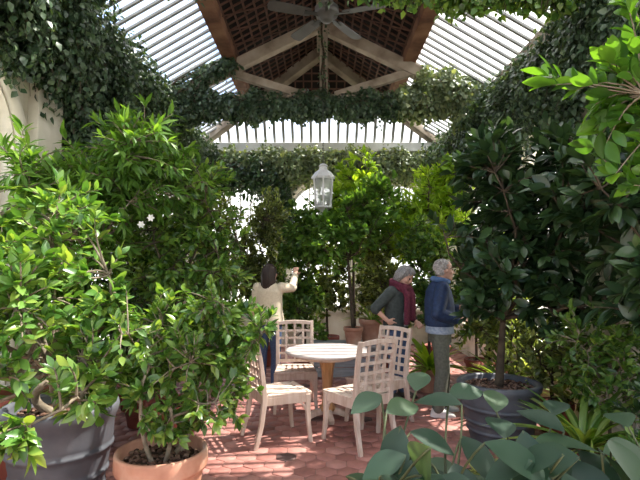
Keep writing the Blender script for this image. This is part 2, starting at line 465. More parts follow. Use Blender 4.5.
def make_wall(name, u0, u1, arches, sill, fn, label, thick=.3):
    """wall in (u, v=outwards, z); arches: (centre, width, spring height)"""
    mb = MB()
    def slab(ua, ub, za0, za1, zb0, zb1):                 # between two bottom/top lines
        vs = [fn(ua, 0, za0), fn(ub, 0, zb0), fn(ub, 0, zb1), fn(ua, 0, za1), fn(ua, thick, za0), fn(ub, thick, zb0), fn(ub, thick, zb1), fn(ua, thick, za1)]
        mb.add(vs, [(0, 1, 2, 3), (7, 6, 5, 4), (0, 4, 5, 1), (3, 2, 6, 7), (0, 3, 7, 4), (1, 5, 6, 2)])
    cur = u0
    for (c, w, sp) in arches:
        slab(cur, c - w / 2, 0, ZE, 0, ZE)
        slab(c - w / 2, c + w / 2, 0, sill, 0, sill)
        n = 20
        for k in range(n):
            ua = c - w / 2 * math.cos(PI * k / n); ub = c - w / 2 * math.cos(PI * (k + 1) / n)
            slab(ua, ub, arch_z(ua - c, w, sp), ZE, arch_z(ub - c, w, sp), ZE)
        cur = c + w / 2
    slab(cur, u1, 0, ZE, 0, ZE)
    return setp(mb.build(name, M['stone']), label, 'wall', kind='structure')

win_n = [0]
def make_window(c, w, sp, sill, fn, label):
    win_n[0] += 1
    P0 = fn(c, .15, sill)
    root = thing('window_%d' % win_n[0], P0, label, 'window', kind='structure')
    f = MB(); d = .16
    outline = [fn(c - w / 2 + .03, d, sill + .03)] + [fn(c - (w / 2 - .03) * math.cos(PI * k / 24), d, sp + (w / 2 - .03) * math.sin(PI * k / 24)) for k in range(25)] + [fn(c + w / 2 - .03, d, sill + .03)]
    f.tube(outline + [outline[0]], .035, 6)
    f.build('frame', M['white_paint'], root, P0)
    m = MB()
    for q in (-.25, .25) if w < 2 else (-.3, 0, .3):
        u = c + q * w * .68
        m.tube([fn(u, d, sill), fn(u, d, arch_z(u - c, w, sp))], .017, 5)
    z = sill + .55
    while z < sp + .05:
        m.tube([fn(c - w / 2, d, z), fn(c + w / 2, d, z)], .017, 5); z += .55
    for a in (.25, .5, .75):                              # fan light spokes
        m.tube([fn(c, d, sp), fn(c - w / 2 * math.cos(PI * a), d, sp + w / 2 * math.sin(PI * a))], .015, 5)
    m.build('muntins', M['white_paint'], root, P0)
    g = MB(); t = .004
    n = len(outline)
    outl = [fn(c - w / 2, d, sill)] + [fn(c - w / 2 * math.cos(PI * k / 24), d, sp + w / 2 * math.sin(PI * k / 24)) for k in range(25)] + [fn(c + w / 2, d, sill)]
    g.add(outl, [tuple(range(len(outl)))])
    g.build('pane', M['pane'], root, P0)
    s = MB(); a, b = fn(c - w / 2 - .06, -.05, sill - .06), fn(c + w / 2 + .06, .1, sill)
    s.box([(a[i] + b[i]) / 2 for i in range(3)], [abs(b[i] - a[i]) for i in range(3)])
    s.build('window_sill', M['trimstone'], root, P0)
    # moulded stone surround
    t = MB()
    arc = [fn(c - w / 2 - .07, -.02, sill)] + [fn(c - (w / 2 + .07) * math.cos(PI * k / 24), -.02, sp + (w / 2 + .07) * math.sin(PI * k / 24)) for k in range(25)] + [fn(c + w / 2 + .07, -.02, sill)]
    t.tube(arc, .06, 6)
    t.build('arch_moulding', M['trimstone'], root, P0)
    return root

fn_far = lambda u, v, z: (u, Y1 + v, z)
fn_left = lambda u, v, z: (-W - v, u, z)
fn_right = lambda u, v, z: (W + v, u, z)
far_ar = [(-1.78, 1.35, 2.85), (0, 1.35, 2.85), (1.78, 1.35, 2.85)]
side_ar = [(-.2, 1.7, 2.6), (2.15, 1.7, 2.6), (4.5 + 1.35, 1.7, 2.6), (8.35, 1.7, 2.6)]
side_l = [(-.2, 1.7, 2.6), (3.32, 1.7, 2.6), (5.95, 1.7, 2.6), (8.5, 1.7, 2.6)]
make_wall('wall_far', -W - .3, W + .3, far_ar, .75, fn_far, 'limestone end wall with three arched windows behind the shrubs')
make_wall('wall_left', Y0, Y1, side_l, .6, fn_left, 'limestone side wall with arched windows, behind the grey pot shrub')
make_wall('wall_right', Y0, Y1, side_ar, .6, fn_right, 'limestone side wall with arched windows, behind the dark leaved tree')
for (c, w, s), l in zip(far_ar, ('arched white window behind the woman in the cream cardigan', 'middle arched window of the end wall, behind the hanging lantern', 'arched window of the end wall behind the lime green shrub')):
    make_window(c, w, s, .75, fn_far, l)
for (c, w, s), l in zip(side_l, ('arched window of the left wall beside the camera', 'arched window at the left edge beside a sunlit stone pilaster', 'arched window of the left wall behind the feathery trees', 'arched window of the left wall next to the far corner')):
    make_window(c, w, s, .6, fn_left, l)
for (c, w, s), l in zip(side_ar, ('arched window of the right wall beside the camera', 'arched window behind the bright leaved branch at right', 'arched window behind the dark tree in the grey pot', 'arched window of the right wall next to the far corner')):
    make_window(c, w, s, .6, fn_right, l)

# pilasters between the arches (stone trim) and a cornice under the eaves
tn = [0]
def pilaster(u, fn, label, w=.34):
    tn[0] += 1
    mb = MB(); 
    def b(u0, u1, v0, v1, z0, z1):
        a, c = fn(u0, v0, z0), fn(u1, v1, z1)
        mb.box([(a[i] + c[i]) / 2 for i in range(3)], [abs(c[i] - a[i]) for i in range(3)])
    b(u - w / 2, u + w / 2, -.10, .02, .2, 3.55); b(u - w / 2 - .04, u + w / 2 + .04, -.14, .02, 0, .22)
    b(u - w / 2 - .03, u + w / 2 + .03, -.13, .02, 3.55, 3.62); b(u - w / 2 - .06, u + w / 2 + .06, -.16, .02, 3.62, 3.74)
    b(u - w / 2 - .02, u + w / 2 + .02, -.12, .02, 3.40, 3.44)
    setp(mb.build('trim_%d' % tn[0], M['trimstone'], bevel=.008), label, 'pilaster', kind='structure')
pilaster(-2.6, fn_far, 'pale stone pilaster in the far corner, left of the arched window', .28)
pilaster(-.89, fn_far, 'stone pilaster on the end wall between the window and the lantern')
pilaster(.89, fn_far, 'mossy stone pilaster on the end wall behind the woman with the scarf')
pilaster(2.6, fn_far, 'pale stone pilaster in the far right corner under the ivy', .28)
pilaster(4.55, fn_left, 'sunlit stone pilaster on the left wall beside the window', .42)
pilaster(7.2, fn_left, 'stone pilaster on the left wall behind the feathery trees')
pilaster(4.2, fn_right, 'stone pilaster on the right wall behind the dark tree')
pilaster(7.1, fn_right, 'stone pilaster on the right wall beyond the dark tree')

# ---------------------------------------------------------------- roof
def slope_pt(side, y, s):                                 # s = 0 eave, 1 purlin, 2 ridge
    if s <= 1: return Vector((side * (W + (XP - W) * s), y, ZE + (ZP - ZE) * s))
    return Vector((side * XP * (2 - s), y, ZP + (ZR - ZP) * (s - 1)))
def hip_pt(x_frac, s):                                    # far hipped end, x_frac -1..1
    if s <= 1: h, y, z = W + (XP - W) * s, Y1 + (YP - Y1) * s, ZE + (ZP - ZE) * s
    else: h, y, z = XP * (2 - s), YP + (YR - YP) * (s - 1), ZP + (ZR - ZP) * (s - 1)
    return Vector((h * x_frac, y, z))

def glass_roof(side, label):
    P0 = slope_pt(side, 4, 0)
    root = thing('glass_roof', P0, label, 'glass roof', kind='structure')
    nrm = Vector((side * (ZP - ZE), 0, W - XP)).normalized()
    g = MB()
    g.add([slope_pt(side, Y0, 0) + nrm * .03, slope_pt(side, Y1, 0) + nrm * .03, slope_pt(side, YP, 1) + nrm * .03, slope_pt(side, Y0, 1) + nrm * .03], [(0, 1, 2, 3)])
    g.build('pane', M['roof_glass'], root, P0)
    b = MB(); y = Y0 + .05
    while y < Y1 - .05:
        s1 = 1.0 if y < YP else (Y1 - y) / (Y1 - YP)
        b.bar(slope_pt(side, y, 0), slope_pt(side, y, s1), .042, .03, nrm); y += .18
    b.build('glazing_bars', M['glazing'], root, P0)
    return root
glass_roof(-1, 'sloping glass roof panel with closely set bars over the left side, blue sky through it')
glass_roof(1, 'sloping glass roof panel with closely set bars over the right side, glaring white')
P0 = hip_pt(0, 0)
root = thing('glass_roof', P0, 'narrow strip of barred roof glass over the end wall, beyond the ivy covered beam', 'glass roof', kind='structure')
g = MB(); off = Vector((0, .02, .03))
g.add([hip_pt(-1, 0) + off, hip_pt(1, 0) + off, hip_pt(1, 1) + off, hip_pt(-1, 1) + off], [(0, 1, 2, 3)]); g.build('pane', M['roof_glass'], root, P0)
b = MB()
for k in range(-13, 14):
    x = k * .2
    s1 = min(1, (W - abs(x)) / (W - XP))
    b.bar(Vector((x, *hip_pt(0, 0)[1:])), Vector((x, *hip_pt(0, s1)[1:])), .06, .05, (0, .7, .7))
b.build('glazing_bars', M['glazing'], root, P0)

# near bay: unseen, glazed to the ridge for sun on the left shrubs (before the lattice ceiling begins)
YL = 4.2
for side, l in ((-1, 'unseen upper glass roof of the near bay, added to let sun onto the left shrubs'), (1, 'unseen upper glass roof of the near bay, added to let sun in above the bright leaved branch')):
    P0 = slope_pt(side, 2, 1)
    root = thing('glass_roof', P0, l, 'glass roof', kind='structure')
    nrm = Vector((side * (ZR - ZP), 0, XP)).normalized(); g = MB()
    g.add([slope_pt(side, Y0, 1) + nrm * .03, slope_pt(side, YL, 1) + nrm * .03, slope_pt(side, YL, 2) + nrm * .03, slope_pt(side, Y0, 2) + nrm * .03], [(0, 1, 2, 3)])
    g.build('pane', M['roof_glass'], root, P0)
    b = MB(); y = Y0 + .1
    while y < YL: b.bar(slope_pt(side, y, 1), slope_pt(side, y, 2), .05, .05, nrm); y += .38
    b.build('glazing_bars', M['glazing'], root, P0)

# lattice ceiling: boards with trellis under them
ce = thing('ceiling', (0, 6.5, ZP), 'dark boarded ceiling with reddish trellis lattice between the purlins', 'ceiling', kind='structure')
bd = MB(); la = MB()
for side in (-1, 1):
    nrm = Vector((side * (ZR - ZP), 0, XP)).normalized()
    a = [slope_pt(side, YL, 1), slope_pt(side, YP, 1), slope_pt(side, YR, 2), slope_pt(side, YL, 2)]
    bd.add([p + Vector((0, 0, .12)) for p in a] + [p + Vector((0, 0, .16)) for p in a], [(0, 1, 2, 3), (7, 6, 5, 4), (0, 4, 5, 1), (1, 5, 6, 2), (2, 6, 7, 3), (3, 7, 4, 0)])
    y = YL + .1
    while y < YP:
        s1 = 2.0 if y < YR else 1 + (YP - y) / (YP - YR)
        la.bar(slope_pt(side, y, 1), slope_pt(side, y, s1), .028, .02, nrm); y += .17
    for k in range(1, 11):
        s = 1 + k / 11; ye = YP + (YR - YP) * (s - 1)
        la.bar(slope_pt(side, YL, s) - nrm * .015, slope_pt(side, ye, s) - nrm * .015, .028, .02, nrm)
    for k in range(0, 14):                                # diagonal laths
        y = YL + k * .42
        if y + .42 * 2.1 < YR: la.bar(slope_pt(side, y, 1) - nrm * .03, slope_pt(side, y + .85, 2) - nrm * .03, .022, .012, nrm)
hn = Vector((0, (ZR - ZP), YP - YR)).normalized()
a = [hip_pt(-1, 1), hip_pt(1, 1), hip_pt(0, 2)]
bd.add([p + Vector((0, 0, .12)) for p in a] + [p + Vector((0, 0, .16)) for p in a], [(0, 1, 2), (5, 4, 3), (0, 3, 4, 1), (1, 4, 5, 2), (2, 5, 3, 0)])
for k in range(-8, 9):
    x = k * .17
    la.bar(Vector((x, *hip_pt(0, 1)[1:])), Vector((x, *hip_pt(0, 2 - abs(x) / XP)[1:])), .028, .02, hn)
for k in range(0, 7):
    s = 1 + k / 7.3; la.bar(hip_pt(-1, s) - hn * .015, hip_pt(1, s) - hn * .015, .028, .02, hn)
for k in range(-7, 8):                                    # crossed laths in the low band of the hip end
    x = k * .19
    for d in (-.12, .12): la.bar(Vector((x - d, *hip_pt(0, 1.02)[1:])) - hn * .03, Vector((x + d, *hip_pt(0, 1.27)[1:])) - hn * .03, .022, .012, hn)
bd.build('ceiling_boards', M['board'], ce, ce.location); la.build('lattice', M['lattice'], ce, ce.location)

# beams
def beam(name, a, b, w, h, mat, label, cat='beam', up=(0, 0, 1)):
    P0 = Vector(a); mb = MB(); mb.bar(a, b, w, h, up)
    o = mb.build(name, mat, None, P0, bevel=.012); o.location = P0
    return setp(o, label, cat, kind='structure')
for side, l in ((-1, 'brown timber purlin along the top of the left glass roof'), (1, 'brown timber purlin along the top of the right glass roof')):
    beam('roof_beam', (side * (XP - .02), Y0, ZP + .01), (side * (XP - .02), YP, ZP + .01), .22, .18, M['timber_red'], l)
    beam('roof_beam', (side * (W - .05), Y0, ZE - .05), (side * (W - .05), Y1, ZE - .05), .24, .24, M['timber'], ('left' if side < 0 else 'right') + ' timber wall plate under the ivy at the eaves')
    beam('roof_beam', hip_pt(side, 0) + Vector((0, 0, -.02)), hip_pt(side, 2) + Vector((0, 0, -.14)), .18, .20, M['timber'], 'timber hip rafter rising from the far ' + ('left' if side < 0 else 'right') + ' corner to the ridge')
beam('roof_beam', (-XP, YP - .02, ZP - .06), (XP, YP - .02, ZP - .06), .14, .18, M['timber_red'], 'short brown purlin across the end of the roof above the glass strip')
beam('roof_beam', (0, Y0, ZR - .06), (0, YR, ZR - .06), .12, .22, M['timber'], 'timber ridge beam that the ceiling fan hangs from')
beam('roof_beam', (-W, Y1 - .05, ZE - .06), (W, Y1 - .05, ZE - .06), .24, .2, M['white_paint'], 'pale painted wall plate along the top of the end wall')

def truss(y, label):
    P0 = Vector((0, y, ZE)); root = thing('roof_truss', P0, label, 'roof truss', kind='structure')
    t = MB(); t.bar((-W, y, ZE), (W, y, ZE), .2, .22); t.build('tie_beam', M['timber'], root, P0, .012)
    t = MB(); t.bar((0.06, y, ZE), (.06, y, ZR - .15), .13, .12); t.build('king_post', M['timber'], root, P0, .01)
    for s in (-1, 1):
        t = MB(); t.bar((s * (W - .1), y, ZE), (s * .03, y, ZR - .34), .16, .19); t.build('rafter', M['timber'], root, P0, .012)
        q = .58; t = MB(); t.bar((s * .25, y, ZE + .12), (s * (W * q), y, ZE + (ZR - .34 - ZE) * (1 - q)), .10, .13); t.build('strut', M['timber'], root, P0, .01)
    return root
truss(7.6, 'timber roof truss with king post and struts above the ivy covered tie beam')
truss(4.18, 'near timber roof truss at the top of the picture, mostly above view')

# ---------------------------------------------------------------- table and chairs
TX, TY = .08, 5.17
t = thing('round_table', (TX, TY, 0), 'round garden table with pale top on a honey coloured pedestal, among the four lattice chairs', 'table')
m = MB(); m.lathe([(.0, .700), (.425, .700), (.45, .708), (.455, .722), (.45, .738), (.43, .742), (.0, .742)], 64); m.build('tabletop', M['tabletop'], t)
m = MB(); m.lathe([(.30, .655), (.31, .66), (.31, .70), (.30, .70)], 40); m.build('apron', M['chair'], t)
m = MB(); m.lathe([(.085, .10), (.085, .13), (.06, .17), (.052, .25), (.056, .40), (.066, .52), (.085, .60), (.09, .66)], 8, smooth=False); m.build('pedestal', M['pedestal'], t)
for k in range(4):
    a = math.radians(10 + 90 * k); c, s = math.cos(a), math.sin(a)
    m = MB(); m.sweep([(.03 * c, .03 * s, .095), (.12 * c, .12 * s, .075), (.23 * c, .23 * s, .03)], .06, [.07, .06, .055]); m.build('foot', M['chair'], t, bevel=.006)

def make_chair(name, loc, rz, label):
    root = thing(name, loc, label, 'chair', rz, 'lattice back chairs around the table')
    cm = M['chair']
    hw, hb, df, db = .235, .205, .22, -.21                # half widths front/back, depth
    st = MB(); z = .452
    st.sweep([(-hw, df, z), (hw, df, z)], .06, .026); st.sweep([(-hb, db + .02, z), (hb, db + .02, z)], .055, .026)
    for s in (-1, 1): st.sweep([(s * (hw - .03), df, z), (s * (hb - .025), db, z)], .055, .026)
    for k in range(-2, 3):
        st.sweep([(k * .076, df - .01, z), (k * .066, db + .03, z)], .046, .02)
    for yy in (-.06, .09): st.sweep([(-.2, yy, z - .004), (.2, yy, z - .004)], .035, .018)
    st.build('seat', cm, root, bevel=.004)
    ap = MB()
    ap.sweep([(-hw + .01, df - .005, .405), (hw - .01, df - .005, .405)], .022, .07); ap.sweep([(-hb, db + .005, .405), (hb, db + .005, .405)], .022, .07)
    for s in (-1, 1): ap.sweep([(s * (hw - .012), df, .405), (s * (hb - .008), db, .405)], .022, .07)
    ap.build('seat_frame', cm, root, bevel=.003)
    for s in (-1, 1):                                     # front legs: slight sabre sweep with a curved bracket
        l = MB(); l.sweep([(s * (hw - .012), df - .012, .445), (s * (hw - .012), df - .012, .34), (s * (hw - .010), df - .004, .18), (s * (hw - .002), df + .018, 0)], [.044, .043, .037, .033], [.044, .043, .037, .033], (0, 1, 0))
        lo = l.build('leg', cm, root, bevel=.004)
        l = MB(); l.sweep([(s * (hw - .03), df - .012, .30), (s * (hw - .048), df - .012, .345), (s * (hw - .09), df - .012, .372)], .018, [.02, .024, .016], (0, 1, 0))
        l.sweep([(s * (hw - .014), df - .03, .30), (s * (hw - .014), df - .048, .345), (s * (hw - .014), df - .09, .372)], .018, [.02, .024, .016], (1, 0, 0))
        l.build('bracket', cm, lo)
        p = MB(); p.sweep([(s * (hb + .012), db - .085, 0), (s * (hb + .004), db - .03, .2), (s * hb, db, .42), (s * hb, db - .01, .56), (s * (hb + .004), db - .045, .80), (s * (hb + .008), db - .085, .975)],
                          [.034, .04, .046, .044, .04, .036], [.034, .04, .046, .042, .036, .032], (0, 1, 0))
        p.build('rear_post', cm, root, bevel=.004)
    def by(z): return db - .01 - .075 * ((z - .56) / .415) ** 1.2 if z > .56 else db - .004
    b = MB()
    z0, z1 = .505, .945
    for k in range(0, 6):
        z = z0 + (z1 - z0) * k / 5
        if k < 5: b.sweep([(-hb, by(z), z), (hb, by(z), z)], .020, .026 if k else .034)
    for k in (-1, 0, 1):
        x = k * hb * .5
        b.sweep([(x, by(q) + .001, q) for q in (z0, .6, .7, .8, .9, z1)], .026, .019, (0, 1, 0))
    b.build('lattice_back', cm, root)
    tr = MB(); tr.sweep([(-hb - .006, by(.95) , .945), (-hb * .5, by(.96) + .006, .957), (0, by(.96) + .008, .962), (hb * .5, by(.96) + .006, .957), (hb + .006, by(.95), .945)], .028, .042)
    tr.build('top_rail', cm, root, bevel=.004)
    return root
def rz_of(fx, fy): return math.atan2(-fx, fy)
make_chair('lattice_chair', (.36, 4.50, 0), rz_of(-.57, .82), 'pale wooden lattice chair seen from behind, its open back nearest the camera')
make_chair('lattice_chair', (-.40, 4.60, 0), rz_of(.90, .43), 'pale wooden chair at the left with only its sunlit seat clear of the potted shrub')
make_chair('lattice_chair', (-.29, 5.58, 0), rz_of(.08, -1), 'pale wooden lattice chair facing the camera in front of the woman in cream')
make_chair('lattice_chair', (.61, 5.06, 0), rz_of(-.78, -.63), 'pale wooden lattice chair in front of the woman with the burgundy scarf')

# ---------------------------------------------------------------- fan and lantern
FX, FY, FZ = .08, 5.4, 4.62
f = thing('ceiling_fan', (FX, FY, FZ), 'grey ceiling fan with five blades hanging from the ridge beam', 'fan')
m = MB(); m.tube([(0, 0, .14), (0, 0, ZR - FZ - .10)], .02, 10); m.build('down_rod', M['dark_metal'], f)
m = MB(); m.lathe([(.0, -.09), (.05, -.085), (.075, -.06), (.08, -.02), (.13, -.01), (.145, .03), (.14, .09), (.10, .13), (.04, .15), (.02, .2)], 32); m.build('motor', M['fan'], f)
m = MB(); m.lathe([(.02, ZR - FZ - .26), (.07, ZR - FZ - .20), (.075, ZR - FZ - .16)], 24); m.build('canopy', M['dark_metal'], f)
for k in range(5):
    a = math.radians(54 + 72 * k); Mx = Matrix.Rotation(a, 4, 'Z') @ Matrix.Rotation(math.radians(12), 4, 'X')
    m = MB(); n = 8
    top = [(.20, -.055), (.24, -.065), (.45, -.075), (.66, -.078), (.70, -.06), (.715, 0), (.70, .06), (.66, .078), (.45, .075), (.24, .065), (.20, .055)]
    vs = [Mx @ Vector((x, y, z)) for z in (-.005, .005) for x, y in top]; q = len(top)
    m.add(vs, [tuple(range(q - 1, -1, -1)), tuple(range(q, 2 * q))] + [(i, (i + 1) % q, q + (i + 1) % q, q + i) for i in range(q)])
    bl = m.build('blade', M['fan'], f)
    m = MB(); m.bar(Mx @ Vector((.10, 0, -.008)), Mx @ Vector((.28, 0, -.008)), .05, .01, Mx.to_3x3() @ Vector((0, 0, 1))); m.build('blade_iron', M['dark_metal'], bl)

LX, LY, LZ = .05, 7.3, 2.53
l = thing('hanging_lantern', (LX, LY, LZ), 'white glass lantern hanging on a chain below the ivy covered beam', 'lantern')
H = .50
def hexr(r, z, n=6): return [Vector((r * math.cos(2 * PI * k / n + PI / 6), r * math.sin(2 * PI * k / n + PI / 6), z)) for k in range(n)]
m = MB(); b0, b1 = hexr(.135, .05), hexr(.165, H)
for k in range(6):
    m.bar(b0[k], b1[k], .024, .024, b0[k].normalized())
    m.bar(b0[k], b0[(k + 1) % 6], .026, .03); m.bar(b1[k], b1[(k + 1) % 6], .026, .034)
m.lathe([(.02, -.03), (.05, -.01), (.10, .02), (.145, .035), (.145, .05)], 6, smooth=False)
lf = m.build('lantern_frame', M['lantern'], l)
m = MB(); m.lathe([(.185, H), (.19, H + .02), (.13, H + .10), (.07, H + .14), (.06, H + .19), (.08, H + .20), (.03, H + .24)], 6, smooth=False); m.build('cap', M['lantern'], l)
for k in range(6):
    g = MB(); q = (b0[k] + b0[(k + 1) % 6]) / 2; o = q.normalized() * .0
    a = [b0[k], b0[(k + 1) % 6], b1[(k + 1) % 6], b1[k]]; g.add([v * .985 + Vector((0, 0, v.z * .015)) for v in a], [(0, 1, 2, 3)])
    g.build('pane', M['frost'], lf)
m = MB(); m.tube([(0, 0, .05), (0, 0, .2)], .022, 10); m.ball((0, 0, .22), .035, 10, 8, (1, 1, 1.4)); m.build('bulb', M['white_paint'], l)
m = MB(); z = H + .24
while z < ZE - LZ - .08:
    k = int(round((z - H) / .035)) % 2
    ring = [(.012 * math.cos(a) if k else 0, 0 if k else .012 * math.cos(a), z + .022 + .026 * math.sin(a)) for a in np.linspace(0, 2 * PI, 9)]
    m.tube(ring, .004, 4, cap=False); z += .035
m.build('chain', M['dark_metal'], l)

# ---------------------------------------------------------------- ivy
def ivy(name, path, n, lmat, size, label, seed, hang=.15, strands=0, strand_len=.5, stems=4, clump=.5, cat='ivy', squash=1.0, group='ivy over the roof timbers and walls'):
    """path: [(x,y,z,r)]"""
    r = np.random.default_rng(seed); P = np.array(path, float)
    root = thing(name, tuple(P[0, :3]), label, cat, 0, group)
    off = P[0, :3]
    seg = np.linalg.norm(np.diff(P[:, :3], axis=0), axis=1); cum = np.concatenate([[0], np.cumsum(seg)]); tot = cum[-1]
    def at(s):
        return np.stack([np.interp(s, cum, P[:, k]) for k in range(4)], 1)
    ph = r.random(4) * 6.28
    s = r.random(int(n * 1.8)) * tot
    w = .5 + .5 * np.sin(s * 5 + ph[0]) * .6 + .25 * np.sin(s * 11 + ph[1]) + .2 * np.sin(s * 23 + ph[2])
    s = s[r.random(len(s)) > clump * (1 - np.clip(w, 0, 1))][:n]
    Q = at(s); k = len(s)
    u = unit(r.normal(size=(k, 3)))
    tang = unit(at(np.clip(s + .05, 0, tot))[:, :3] - at(np.clip(s - .05, 0, tot))[:, :3])
    o = unit(u - (u * tang).sum(1, keepdims=True) * tang)
    rad = Q[:, 3] * (.45 + .55 * r.random(k) ** .6) * (1 + .25 * np.sin(s * 7 + ph[3] + 3 * o[:, 2]) + .15 * np.sin(s * 17 + 5 * o[:, 0]))
    p = Q[:, :3] + o * rad[:, None] * np.array([1, 1, squash]); p[:, 2] -= hang * r.random(k) ** 2.2
    d = o * .45 + np.array([0, 0, -.75]) + r.normal(size=(k, 3)) * .5
    nn = o + np.array([0, 0, .35]) + r.normal(size=(k, 3)) * .4
    LP, LD, LN = [p], [d], [nn]
    mb = MB()
    for i in range(stems):
        a0 = r.random() * 6.28; ss = np.linspace(0, tot, max(8, int(tot * 6))); Qs = at(ss)
        ang = a0 + ss * (1.5 + r.random()) ; tg = unit(np.gradient(Qs[:, :3], axis=0)); x = unit(np.cross(tg, np.array([0, .1, 1.0]))); y = np.cross(x, tg)
        rr = Qs[:, 3] * (.35 + .25 * r.random())
        pts = Qs[:, :3] + x * (np.cos(ang) * rr)[:, None] + y * (np.sin(ang) * rr)[:, None] + r.normal(size=(len(ss), 3)) * .015
        mb.tube(pts - off, .012 + .008 * r.random(), 5)
    for i in range(strands):
        q = at(np.array([r.random() * tot]))[0]; L = strand_len * (.35 + .65 * r.random())
        a = r.random() * 6.28; st = q[:3] + np.array([math.cos(a), math.sin(a), -.3]) * q[3] * .7
        e = st + np.array([r.normal() * .08, r.normal() * .08, -L]); mid = (st + e) / 2 + r.normal(size=3) * .06
        pts = qcurve(st, mid, e, 6); mb.tube(pts - off, .004, 4, cap=False)
        m_ = int(L / size * 3.2); t_ = r.random(m_)[:, None]
        LP.append((1 - t_) ** 2 * st + 2 * t_ * (1 - t_) * mid + t_ ** 2 * e + r.normal(size=(m_, 3)) * .02)
        LD.append(r.normal(size=(m_, 3)) * .6 + np.array([0, 0, -.6])); LN.append(r.normal(size=(m_, 3)) + np.array([0, -.3, .5]))
    mb.v = [(max(-W + .03, min(W - .03, v[0] + off[0])) - off[0], min(Y1 - .03, v[1] + off[1]) - off[1], v[2]) for v in mb.v]
    if mb.v: mb.build('stems', M['trunk'], root)
    LP, LD, LN = map(np.concatenate, (LP, LD, LN))
    lim = W - .07
    LP[:, 0] = np.where(np.abs(LP[:, 0]) > lim, np.sign(LP[:, 0]) * (lim - (np.abs(LP[:, 0]) - lim) * .6), LP[:, 0])
    LP[:, 1] = np.where(LP[:, 1] > Y1 - .07, Y1 - .07 - (LP[:, 1] - Y1 + .07) * .6, LP[:, 1])
    L = size * (.6 + .7 * r.random(len(LP)))
    E = LP + unit(LD) * L[:, None]; k = (np.abs(E[:, 0]) < W - .03) & (E[:, 1] < Y1 - .03)
    LP, LD, LN, L = LP[k], LD[k], LN[k], L[k]
    link('leaves', leaves_mesh('leaves', LP - off, LD, LN, L, T_IVY), lmat, root)
    return root

ivy('climbing_ivy', [(-2.65, 7.6, 4.33, .24), (-1.6, 7.58, 4.33, .23), (-.6, 7.58, 4.33, .20), (.4, 7.58, 4.33, .20), (1.3, 7.58, 4.33, .22)], 13000, M['L_ivy'], .065,
    'dark ivy wrapped round the tie beam below the king post', 11, .10, 40, .35, 5, .35)
ivy('climbing_ivy', [(1.25, 7.55, 4.36, .2), (1.9, 7.5, 4.55, .34), (2.35, 7.45, 4.5, .42), (2.65, 7.4, 4.3, .38)], 5000, M['L_ivypale'], .085,
    'pale sunlit ivy clump at the right end of the tie beam', 12, .15, 30, .4, 3, .4)
ivy('climbing_ivy', [(-2.5, 2.4, 4.1, .5), (-2.6, 3.6, 4.06, .46), (-2.6, 4.8, 4.06, .45), (-2.6, 6.0, 4.08, .42), (-2.62, 7.4, 4.15, .34)], 42000, M['L_ivy'], .062,
    'thick dark ivy mass along the left eaves, over the stone pilaster', 13, .45, 220, .75, 9, .45)
ivy('climbing_ivy', [(-2.5, 7.6, 4.2, .3), (-2.6, 8.8, 4.1, .36), (-2.5, 10.0, 4.0, .36)], 4500, M['L_ivy'], .075,
    'ivy running on along the left eaves to the far corner', 14, .3, 50, .5, 4, .45)
ivy('climbing_ivy', [(2.7, .6, 4.05, .34), (2.72, 3.6, 3.98, .34), (2.72, 5.0, 3.96, .34), (2.7, 6.2, 3.98, .36), (2.65, 7.4, 4.0, .42)], 36000, M['L_ivy'], .062,
    'shaded ivy along the right eaves below the white glass roof', 15, .6, 200, .8, 8, .45)
ivy('climbing_ivy', [(2.65, 7.6, 4.0, .36), (2.6, 8.8, 3.95, .4), (2.5, 10.0, 3.9, .36)], 4500, M['L_ivy'], .075,
    'ivy along the right eaves running to the far corner', 16, .4, 50, .6, 4, .45)
ivy('climbing_ivy', [(-2.4, 10.05, 3.95, .28), (-1.2, 10.0, 3.98, .30), (0, 10.0, 3.98, .28), (1.2, 10.0, 3.95, .30), (2.4, 10.0, 3.92, .28)], 9000, M['L_ivypale'], .08,
    'grey green ivy hanging along the top of the end wall under the glass strip', 17, .35, 90, .6, 5, .35)
ivy('climbing_ivy', [(-2.6, 7.45, 4.38, .2), (-2.0, 7.45, 4.72, .17), (-1.4, 7.45, 5.05, .09)], 1500, M['L_ivy'], .07,
    'sparse ivy climbing the foot of the left roof rafter', 18, .1, 8, .3, 3, .4)
ivy('climbing_ivy', [(.06, 7.53, 4.5, .08), (.06, 7.53, 5.7, .075)], 170, M['L_ivy'], .05, 'thin ivy creeping up the king post behind the fan', 19, .02, 0, .2, 2, .5)
ivy('climbing_ivy', [(.3, 4.25, 4.42, .10), (.8, 4.25, 4.36, .16), (1.3, 4.25, 4.32, .17), (2.0, 4.25, 4.28, .16), (2.5, 4.25, 4.3, .18)], 3600, M['L_mid'], .075,
    'ivy trailing from the near truss at the top right of the picture', 20, .12, 60, .32, 3, .6)
ivy('climbing_ivy', [(-2.6, 4.2, 4.40, .26), (-1.7, 4.2, 4.42, .15), (-.6, 4.2, 4.42, .12), (.1, 4.2, 4.42, .12)], 2600, M['L_ivy'], .07,
    'thin fringe of ivy on the near truss at the top left of the picture', 21, .08, 22, .25, 3, .6)
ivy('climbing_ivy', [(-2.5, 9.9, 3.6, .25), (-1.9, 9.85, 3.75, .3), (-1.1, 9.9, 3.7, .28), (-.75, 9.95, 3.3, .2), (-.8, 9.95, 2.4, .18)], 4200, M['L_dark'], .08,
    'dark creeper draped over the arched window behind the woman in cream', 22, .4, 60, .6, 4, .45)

ivy('climbing_ivy', [(-2.62, 4.95, 3.45, .26), (-2.6, 5.3, 2.9, .34), (-2.6, 6.0, 3.1, .38), (-2.6, 6.8, 3.2, .36)], 7000, M['L_ivy'], .065,
    'ivy curtain on the left wall between the pilaster and the far corner', 23, .5, 60, .6, 4, .4)

